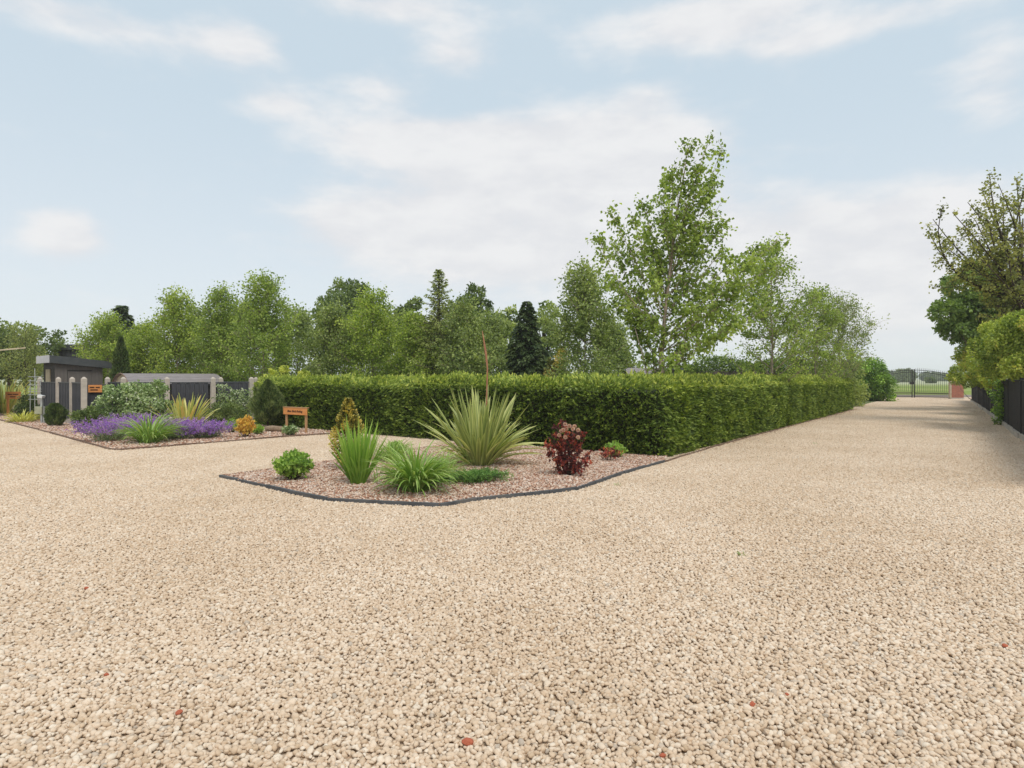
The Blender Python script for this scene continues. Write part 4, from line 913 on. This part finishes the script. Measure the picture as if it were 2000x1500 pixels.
# curved-roof pods
def pod(cx, cy, ang, Lr, Wd, zb, zt, label, n=9):
    r = thing('curved_roof_hut', label, 'hut', (cx, cy, 0), ang)
    h_ = zt - zb; Rr = (h_ * h_ + (Wd / 2) ** 2) / (2 * h_); th = math.asin(min(1, Wd / 2 / Rr)); zc = zt - Rr
    for i in range(n):
        t0 = -th + 2 * th * i / n + .010; t1 = -th + 2 * th * (i + 1) / n - .010
        mb = MB(); q = []
        for rad in (Rr - .03, Rr):
            for t, xx in ((t0, -.08), (t1, -.08), (t1, Lr), (t0, Lr)):
                k = rad + (.012 if t == t0 and t > 0 or t == t1 and t < 0 else 0); q.append((xx, k * math.sin(t), zc + k * math.cos(t)))
        mb.hexa(q).build('roof_strip', m_greyroof, r)
    g = MB(); g.v = [(0, (Rr - .035) * math.sin(-th + 2 * th * i / 12), zc + (Rr - .035) * math.cos(-th + 2 * th * i / 12)) for i in range(13)]; k = len(g.v)
    g.v += [(.05, y_, z_) for (_, y_, z_) in g.v]; g.f = [tuple(range(k)), tuple(reversed(range(k, 2 * k)))] + [(i, (i + 1) % k, k + (i + 1) % k, k + i) for i in range(k)]
    g.build('gable', m_cream, r)
    for sx in (-.09,):
        t = MB(); pts = [(sx, (Rr + .01) * math.sin(-th + 2 * th * i / 12), zc + (Rr + .01) * math.cos(-th + 2 * th * i / 12)) for i in range(13)]; t.tube(pts, .028, 4); t.build('verge_trim', m_edge_brown, r)
    MB().quad_box((.06, -Wd / 2 + .12, 0), (Lr - .15, Wd / 2 - .12, zb - .02)).build('wall', m_dark, r)
    MB().quad_box((-.02, -Wd / 2 - .02, zb - .09), (Lr, -Wd / 2 + .03, zb - .012)).build('fascia', m_black_wood, r)
    return r
pod(-15.75, 25.3, math.atan2(.70, .71), 3.55, 2.5, 1.36, 1.77, 'low hut with a barrel roof of grey strips behind the black fence', 10)
pod(bp(280, 31), 31, .5, 1.9, 2.0, 1.5, 1.88, 'second barrel roof top peeping above the first hut', 8)

# ---- signs
def text_mesh(txt, size, shear, name='lettering', ext=.002):
    cu = bpy.data.curves.new(name, 'FONT'); cu.body = txt; cu.size = size; cu.shear = shear; cu.extrude = ext; cu.align_x = 'CENTER'; cu.align_y = 'CENTER'; cu.offset = .0015
    o = bpy.data.objects.new(name, cu); me = bpy.data.meshes.new_from_object(o); bpy.data.objects.remove(o); bpy.data.curves.remove(cu); me.name = name; return me
xa, ya = G(561, 842); xb, yb = G(597, 849)
xa, ya = bp(558.5, 18.4), 18.4; xb, yb = bp(596.5, 17.9), 17.9
an = math.atan2(yb - ya, xb - xa); W_ = math.hypot(xb - xa, yb - ya)
sg = thing('wooden_sign', 'orange wooden sign on two posts reading Silver Birch Parking by the hedge', 'sign', (xa, ya, .03), an)
for x in (0, W_): MB().quad_box((x - .03, 0, -.02), (x + .03, .05, .72)).build('post', m_signpost, sg, bevel=.004)
MB().quad_box((-.09, -.03, .50), (W_ + .09, -.003, .70)).build('board', m_orange, sg, bevel=.004)
MB().quad_box((-.10, -.038, .702), (W_ + .10, .055, .722)).build('cap_rail', m_signpost, sg)
me = text_mesh('Silver Birch Parking', .088, .25); link('lettering', me, m_ink, sg, (W_ / 2, -.033, .60), (R(90), 0, 0))
def dashes(root, w, zt, rows):
    for r_, (z, items) in enumerate(rows):
        for a, b in items: MB().quad_box((a, -.036, z - .018), (b, -.0305, z + .018)).build('word_mark', m_ink, root)
x0, y0 = bp(14.5, 25.8), 25.8
sg = thing('wooden_sign', 'orange sign on a single post beneath the loose young tree, far left', 'sign', (x0, y0, .03), .1)
MB().quad_box((-.035, 0, 0), (.035, .06, .95)).build('post', m_orange, sg); MB().quad_box((-.06, -.03, .70), (.53, -.003, 1.0)).build('board', m_orange, sg, bevel=.004)
dashes(sg, .5, .9, [(.89, [(.03, .20), (.23, .44)]), (.79, [(.12, .33)])])
x0, y0 = bp(171, 20.3), 20.3
sg = thing('wooden_sign', 'small orange plaque hung on the dark panel beside a concrete post', 'sign', (x0, y0, 1.13), .15)
MB().quad_box((.03, -.03, 0), (.44, -.003, .24)).build('board', m_orange, sg, bevel=.004)
for a in (.08, .37): MB().tube([(a, .0, .23), (a, .03, .30)], .006, 4).build('hook', m_iron, sg)
dashes(sg, .4, .2, [(.16, [(.08, .22), (.26, .38)]), (.08, [(.10, .32)])])
MB().quad_box((-.35, .03, .22), (.75, .07, .26)).build('rail', m_fascia, sg)
MB().quad_box((-.05, .04, -1.1), (.62, .07, .218)).build('backing_panel', m_char_wood, sg)
# meter post
x0, y0 = G(82, 829)
mt = thing('utility_post', 'grey post with a green box and small lamp head before the left fence', 'utility post', (x0, y0, 0))
MB().quad_box((-.03, -.03, 0), (.03, .03, .93)).build('post', m_galv, mt); MB().quad_box((.055, -.02, 0), (.10, .03, .62)).build('post', m_galv, mt)
MB().quad_box((-.20, -.09, .36), (.05, -.032, .62)).build('meter_box', m_greenbox, mt, bevel=.015)
MB().hexa([(-.10, -.1, .93), (.06, -.1, .90), (.06, .05, .90), (-.10, .05, .93), (-.08, -.1, 1.02), (.09, -.1, .99), (.09, .05, .99), (-.08, .05, 1.02)]).build('lamp_head', m_whitepaint, mt)
# log
x0, y0 = G(538, 846)
lg = MB(); lg.tube([(-.28, 0, .09), (-.1, .02, .10), (.1, -.01, .09), (.32, .02, .08)], [.085, .09, .085, .06], 10); lg.build('log', m_log, None, smooth_=True, loc=(x0, y0, .035), label='short cut log lying below the dark conifer beside the sign', cat='log')

# brick chips on the drive
for i, (px, py, s, lb) in enumerate([(914, 1462, .022, 'largest red brick chip, on the gravel nearest the camera'), (350, 1403, .017, 'red brick chip on gravel towards the lower left'), (208, 1328, .014, 'small red chip on gravel above the lower left one'),
        (1470, 1386, .016, 'red chip on gravel in the lower right half'), (1538, 1367, .011, 'tiny red chip up and right of another red chip'), (1962, 1270, .016, 'red chip on gravel near the right edge'), (168, 1156, .017, 'red chip on gravel farther off at the left'), (1294, 1488, .013, 'dull red chip at the bottom edge of the gravel')]):
    x, y = G(px, py); V = protos[i % len(protos)] * s * np.array([1.2, .9, .7])
    link('brick_chip', npmesh('brick_chip', V, SF), m_redstone, None, (x, y, .028), (.2, .1, i * 1.3), label=lb, cat='stone', group='red chips in the gravel')

# ================================================================== PLANTS
def blades(name, label, px, py, n, L, W, El, droop, mat, spread=.06, v=(.2, .6), edge=.3, cat='plant', azr=(0, 6.283), z=.045, seg=7, vj=0, twist=.3, tipw=.05, base_w=.6, xy=None, group=None, part=None, parent=None):
    x, y = xy if xy else G(px, py)
    a = rng.uniform(*azr, n); r = spread * np.sqrt(rng.random(n)); B = np.stack([r * np.cos(a), r * np.sin(a), np.zeros(n)], -1)
    k = rng.random(n)
    me = blades_mesh(name, B, a + rng.normal(0, .3, n), rng.uniform(*El, n), L * rng.uniform(.62, 1.08, n), W * rng.uniform(.7, 1.2, n), rng.uniform(*droop, n), rng.uniform(*v, n), seg, edge, tipw, base_w, twist)
    if parent is not None: return link(name, me, mat, parent)
    return link(name, me, mat, None, (x, y, z), label=label, cat=cat, group=group)
# phormium
x, y = G(937, 913); ph = thing('variegated_phormium', 'large spiky variegated plant with a red flower stalk in the island bed', 'plant', (x, y, .045))
def ph_blades(n, L, El, droop, v, W=.06, spread=.22): return blades('leaf_blades', None, 0, 0, n, L, W, El, droop, L_phorm, spread, v, .5, xy=(0, 0), parent=ph, seg=8, twist=.5, tipw=.03, base_w=.55)
for k_ in range(1):
    ph_blades(52, 1.42, (1.12, 1.52), (.0, .35), (.02, .36), .078); ph_blades(66, 1.28, (.7, 1.2), (.1, .65), (.02, .38), .074); ph_blades(26, 1.05, (.35, .8), (.3, 1.1), (.25, .75), .05)
a = np.array([-.12, -.02, -.18, .1, -.3, 3.3, 3.5]); n = len(a)
me = blades_mesh('leaf_blades', np.zeros((n, 3)) + np.array([0, 0, .05]), a, np.array([.42, .5, .3, .55, .62, .7, .6]), np.array([1.4, 1.35, 1.2, 1.3, 1.2, 1.0, 1.0]), np.full(n, .075), np.array([.8, .75, .5, .95, 1.1, 1.5, 1.3]), np.array([.3, .45, .3, .4, .55, .7, .75]), 9, .4); link('fallen_blades', me, L_phorm, ph)
st = [np.array(P(a_, b_, 11.15)) - np.array([x, y, .045]) for a_, b_ in [(944, 900), (950, 800), (952, 720), (949, 690), (945, 665), (942, 646)]]
sb_ = MB(); sb_.tube(st, [.018, .015, .014, .022, .014, .004], 7); sb_.build('flower_stalk', m_stalk, ph, smooth_=True)
# crocosmia
x, y = G(700, 950); cr = thing('crocosmia', 'clump of upright fresh green sword leaves at the front of the bed', 'plant', (x, y, .045))
for args in ((60, .98, (1.25, 1.54), (0, .2), (.35, .7)), (90, .88, (1.05, 1.4), (.0, .3), (.3, .65)), (26, .6, (.9, 1.3), (.1, .6), (.15, .5))):
    blades('leaf_blades', None, 0, 0, args[0], args[1], .029, args[2], args[3], L_sword, .11, args[4], .08, xy=(0, 0), parent=cr, seg=6, twist=1.2, tipw=.03)
# arching clumps
def lily(name, label, px, py, n, L, W, mat=None, z=.045, spread=.1, group=None, el=(.75, 1.5)):
    x, y = G(px, py); r = thing(name, label, 'plant', (x, y, z), 0, group)
    blades('leaf_blades', None, 0, 0, n, L, W, el, (.9, 2.3), mat or L_lily, spread, (.3, .75), .05, xy=(0, 0), parent=r, seg=8, twist=.5)
    blades('leaf_blades', None, 0, 0, n // 3, L * .75, W, (.4, 1.0), (.8, 1.8), mat or L_lily, spread, (.1, .5), .05, xy=(0, 0), parent=r, seg=7, twist=.5)
    return r
lily('day_lily', 'biggest arching grassy clump at the front edge of the island bed', 812, 966, 340, .80, .022, spread=.15)
lily('ornamental_grass', 'pale fine grass clump behind the sword-leaved clump', 768, 905, 230, .55, .011, spread=.14)
lily('ornamental_grass', 'wispy grass tufts just right of the biggest arching clump', 862, 945, 150, .6, .011, spread=.14)
lily('day_lily', 'arching green clump in front of the purple catmint', 292, 868, 190, .95, .026, spread=.2, z=.035)
blades('young_iris', 'three stray upright leaves between the sword and arching clumps', 738, 950, 7, .42, .022, (1.1, 1.5), (0, .6), L_sword, .04, (.3, .7), .1)
def tuft(name, label, px, py, h, r, n, leaf, L, W, z=.045, cat='shrub', vr=(.2, .9), dens=1, sq=.85, xy=None, stems=14):
    x, y = xy or G(px, py); root = thing(name, label, cat, (x, y, z)); p = Plant()
    for i in range(stems):
        a = i * GOLD; q = math.sqrt((i + .5) / stems); e = np.array([math.cos(a) * r * q * sq, math.sin(a) * r * q * sq, h * (1 - .45 * q * q) * rng.uniform(.82, 1.05)])
        pts = p.limb((math.cos(a) * r * .12, math.sin(a) * r * .12, 0), e, .006, .003, .1, 5, 4)
        p.twigs(pts, n, r * .32, dens, .02, .3, .45, vr, droop=-.3, r=.002, draw=False)
    p.build(root, leaf, m_bark, L, W, trunk='stems', crown='foliage'); return root
tuft('sedum', 'small light green leafy shrub at the left tip of the island bed', 572, 943, .40, .31, 11, L_fresh, .055, .036, dens=8, stems=44)
tuft('spiraea', 'little bright green shrub behind the pale fine grass', 775, 893, .26, .22, 8, L_fresh, .04, .022, dens=7, stems=22)
tuft('geranium', 'small bright green mound near the hedge corner', 1200, 898, .25, .23, 8, L_fresh, .045, .04, dens=7, stems=22)
tuft('heuchera', 'low red-leaved plant mixed with the green mound by the hedge corner', 1190, 905, .22, .26, 4, L_red, .045, .035, dens=5, stems=10)
# variegated golden conifer
x, y = G(680, 922)
columnar('golden_conifer', 'narrow golden variegated conifer behind the sword leaves', x, y, 1.24, .24, L_gold, 5200, .042, .026, cat='shrub', z0=.045, prof=[(0, .35), (.15, .85), (.4, 1.), (.6, .8), (.8, .5), (1, .08)], vr=(-.15, 1.0), out=.9, up=.6)
# juniper
x, y = G(922, 947); root = thing('creeping_juniper', 'flat dark green juniper spreading right of the arching clump', 'shrub', (x, y, .045)); p = Plant()
for i in range(110):
    a = rng.uniform(0, 6.283); ln = rng.uniform(.15, 1.); e = np.array([math.cos(a) * ln * .60, math.sin(a) * ln * .42, .04 + rng.random() * .10])
    pts = p.limb((0, 0, .02), e, .006, .003, -.1, 5, 3); p.twigs(pts, 12, .09, 10, .012, .2, .3, (.2, .9), droop=-.2, draw=False)
p.build(root, L_juniper, m_bark, .030, .009, trunk='stems', crown='foliage')
# ninebark
x, y = G(1113, 934); root = thing('red_ninebark', 'upright dark red shrub with pale pink flower balls', 'shrub', (x, y, .045)); p = Plant(); ob = np.array([x, y, .045])
for (tx, ty) in [(1085,832),(1100,828),(1120,830),(1140,845),(1078,850),(1110,850),(1130,865),(1068,868),(1090,870),(1115,880),(1095,890),(1120,900),(1140,895),(1100,905),(1146,905),(1088,915),(1125,915),(1105,920),(1150,890),(1092,850),(1128,845),(1110,840),(1080,860),(1075,885)]:
    e = P(tx, ty, y + rng.uniform(-.2, .2)) - ob; pts = p.limb((rng.normal(0, .03), rng.normal(0, .03), 0), e, .007, .003, .1, 6, 4)
    p.twigs(pts, 10, .10, 8, .014, .35, .3, (.0, .9), r=.002)
p.build(root, L_red, m_bark, .05, .036, trunk='stems', crown='foliage')
for (tx, ty) in [(1104,829),(1112,832),(1122,833),(1129,840),(1100,840),(1106,838),(1119,838),(1092,850),(1104,854),(1129,854),(1096,842)]:
    c = P(tx, ty, y - rng.uniform(.18, .3)) - ob; n = 140; d = rvec(n)
    link('flower_ball', leaf_mesh('flower_ball', c + d * .016, d, .020, .017, rng.random(n)), L_blush, root)

# ---- left border plants
def catmint(label, px, py, rx, h):
    x, y = G(px, py); root = thing('catmint', label, 'plant', (x, y, .035), 0, 'purple catmint clumps'); n = 300
    a = rng.uniform(0, 6.283, n); el_ = rng.uniform(.45, 1.45, n); ln = np.minimum(rx / np.maximum(np.cos(el_), .05), h / np.sin(el_)) * rng.uniform(.75, 1.15, n)
    D = np.stack([np.cos(a) * np.cos(el_), np.sin(a) * np.cos(el_), np.sin(el_)], -1); B = np.stack([np.cos(a), np.sin(a), 0 * a], -1) * (rng.random(n) * rx * .45)[:, None]
    p = Plant(); q_ = Plant()
    for i in range(n):
        k = 15; t = rng.uniform(.08, .75, k); p.P.append(B[i] + D[i] * (ln[i] * t)[:, None] + rng.normal(0, .03, (k, 3))); p.D.append(rvec(k) + D[i]); p.v.append(rng.random(k))
        k = 26; t = rng.uniform(.5, 1.05, k); q_.P.append(B[i] + D[i] * (ln[i] * t)[:, None] + rng.normal(0, .012, (k, 3)) + np.array([0, 0, 1]) * (t * t * -.04)[:, None]); q_.D.append(rvec(k)); q_.v.append(np.clip(rng.uniform(.2, .8) + rng.normal(0, .15, k), 0, 1))
    p.build(root, L_cat, m_bark, .035, .02, crown='foliage'); q_.build(root, L_purple, m_bark, .026, .02, crown='flowers')
catmint('leftmost purple catmint clump spilling over the edging', 212, 864, .62, .50)
catmint('purple catmint clump behind the arching green clump', 262, 852, .6, .55)
catmint('purple catmint clump right of the arching green clump', 345, 860, .55, .5)
catmint('rightmost purple catmint clump, paler, beside the small gravel gap', 402, 858, .55, .42)
ph2 = thing('golden_phormium', 'yellow and orange sword-leaved plant rising behind the catmint', 'plant', (bp(362, 18.5), 18.5, .035))
for n, L_, El, dr, v in ((42, 1.12, (1.15, 1.52), (0, .3), (.2, .9)), (40, 1.1, (.7, 1.2), (.1, .6), (.1, .8))): blades('leaf_blades', None, 0, 0, n, L_, .07, El, dr, L_phorm2, .18, v, .2, xy=(0, 0), parent=ph2, seg=7, twist=.5)
ph3 = thing('golden_phormium', 'yellow sword-leaved plant behind the far left signpost', 'plant', (bp(6, 27.5), 27.5, .035))
for n, L_, El, dr, v in ((50, 1.7, (1.05, 1.52), (0, .4), (.2, .8)), (40, 1.5, (.6, 1.2), (.1, .8), (.1, .7))): blades('leaf_blades', None, 0, 0, n, L_, .08, El, dr, L_phorm2, .3, v, .2, xy=(0, 0), parent=ph3, seg=7, twist=.5)
lily('ornamental_grass', 'yellow-green arching grass beside the metal rack', 55, 803, 120, 1.6, .03, L_phorm2, .035, .25)
lily('hakone_grass', 'low yellowish grass spilling by the left edging', 45, 826, 150, .55, .02, leaf_mat('yellow_grass', [(0, (.14, .15, .03)), (.5, (.34, .34, .07)), (1, (.5, .46, .12))], .3), .035, .3)
def lobes(name, label, x, y, lst, leaf, L, W, per, cat='shrub'): return pbush(name, label, x, y, 0, lst, leaf, L, W, per, cat)
Yv = 18.6
lobes('dogwood', 'large loose shrub of pale green leaves in front of the fence', bp(250, Yv), Yv, [(215,790,Yv,.42),(240,775,Yv,.40),(270,770,Yv,.42),(300,785,Yv,.40),(265,800,Yv,.45),(230,815,Yv,.45),(285,812,Yv,.42),(320,800,Yv,.34),(250,762,Yv,.28),(300,762,Yv,.25),(190,815,Yv,.34),(220,765,Yv,.2),(312,755,Yv,.2)], L_varg, .075, .05, 2300)
lobes('green_shrub', 'green rounded shrub left of the pale loose one', bp(178, 18), 18, [(165,825,18,.30),(180,812,18,.32),(195,830,18,.3),(160,812,18,.2),(172,838,18,.25)], L_fresh if False else L_ash, .06, .045, 3000)
lobes('dark_evergreen', 'dark evergreen shrub at the foot of the climber panel', bp(440, 20.6), 20.6, [(430,815,20.6,.42),(455,808,20.6,.40),(435,795,20.6,.30),(470,820,20.6,.3),(415,825,20.6,.3)], L_ash, .06, .035, 3000)
root = thing('silver_climber', 'silvery leaved climber spread over the panel between two posts', 'climbing plant', (bp(455, 22), 22, 0)); p = Plant(); o_ = np.array([bp(455, 22), 22, 0])
for i in range(13):
    a_ = P(430 + i * 4.6, 826, 22.2) - o_; e = P(426 + i * 5.2 + rng.normal(0, 2), rng.uniform(752, 768), 22.2) - o_; pts = p.limb(a_, e, .008, .003, .05, 7, 3); p.twigs(pts, 17, .22, 9, .025, .15, .1, (.25, .95))
p.build(root, L_varg, m_bark, .075, .035, trunk='stems', crown='foliage')
x, y = bp(523, 19.6), 19.6
columnar('dwarf_conifer', 'dark green upright conifer beside the wooden sign', x, y, 1.5, .45, L_cypress, 15000, .085, .022, cat='shrub', z0=.03, prof=[(0, .45), (.15, .85), (.4, 1.), (.62, .72), (.85, .35), (1, .05)], vr=(.15, .95), base=.12)
x, y = G(108, 834)
columnar('dwarf_conifer', 'small rounded dark conifer in front of the charcoal panels', x, y, .72, .28, L_cypress, 6000, .08, .02, cat='shrub', z0=.03, prof=[(0, .6), (.2, .95), (.5, 1.), (.8, .75), (1, .25)], base=.03)
lobes('dark_evergreen', 'broad dark evergreen shrub between signpost and utility post', bp(45, 23.5), 23.5, [(52,796,23.5,.36),(68,800,23.5,.36),(54,815,23.5,.36),(68,818,23.5,.36),(58,782,23.5,.28),(42,800,23.5,.24),(80,812,23.5,.28)], L_cypress, .09, .03, 3200)
x, y = G(480, 857)
tuft('amber_shrub', 'amber orange dwarf shrub with red stems in the left border', 480, 857, .52, .28, 9, L_amber, .05, .035, z=.035, dens=8, stems=26)
tuft('green_perennial', 'bright green feathery plant left of the amber shrub', 452, 848, .38, .24, 9, L_fresh, .05, .02, z=.035, dens=7, stems=22)
tuft('green_perennial', 'low green plant right of the amber shrub', 503, 851, .22, .2, 8, L_sword, .05, .035, z=.035, dens=6, stems=16)
tuft('green_perennial', 'glossy leafed low plant under the wooden sign', 567, 853, .26, .25, 8, L_varg, .06, .04, z=.035, dens=6, stems=18)
# leaf litter along the foot of the long hedge and under the shrubs
n = 2600; a = rng.random(n) ** .8 * 24; b_ = -np.abs(rng.normal(0, .22, n)) - .02; k = int(n * .8)
LP = np.stack([C0[0] + D1[0] * a + D2[0] * b_, C0[1] + D1[1] * a + D2[1] * b_, np.full(n, .03) + rng.random(n) * .012], -1)
s_ = rng.random(500) * 30 - 3; o2 = -np.abs(rng.normal(0, .5, 500)) - .1
LP2 = np.stack([F0[0] + FD[0] * s_ + FN[0] * o2, F0[1] + FD[1] * s_ + FN[1] * o2, np.full(500, .032)], -1)
xg = rng.uniform(27, 33.5, 700); LP3 = np.stack([xg, rng.uniform(44.5, 49.5, 700), np.full(700, .03)], -1)
xr = rng.uniform(-9, 20, 170); yr = rng.uniform(4, 30, 170); ok = inside([hp(0, -.3), hp(24, -.3), fp(20, -.3), fp(-10, -.3), (6, 4), (-9, 4), (-9, 7), (3, 8)], xr, yr)
LP4 = np.stack([xr[ok], yr[ok], np.full(ok.sum(), .034)], -1)
LPa = np.concatenate([LP, LP2, LP3, LP4]); n = len(LPa); D = rvec(n); D[:, 2] *= .25
link('leaf_litter', leaf_mesh('leaf_litter', LPa, D, rng.uniform(.018, .045, n), rng.uniform(.01, .028, n), rng.random(n), flat=0, up=3), L_litter, None, kind='stuff', label='dry brown leaves scattered along the hedge foot and fence', cat='leaf litter')

for (px, py, lb) in [(1450, 1088, 'tiny green weed growing through the open gravel right of centre'), (1592, 868, 'small weed on the gravel near the far end of the hedge'), (1205, 950, 'little green weed against the dark timber edging')]:
    blades('weed', lb, px, py, 16, .055, .006, (.2, 1.2), (0, .8), L_lily, .03, (.2, .6), .1, z=.018)
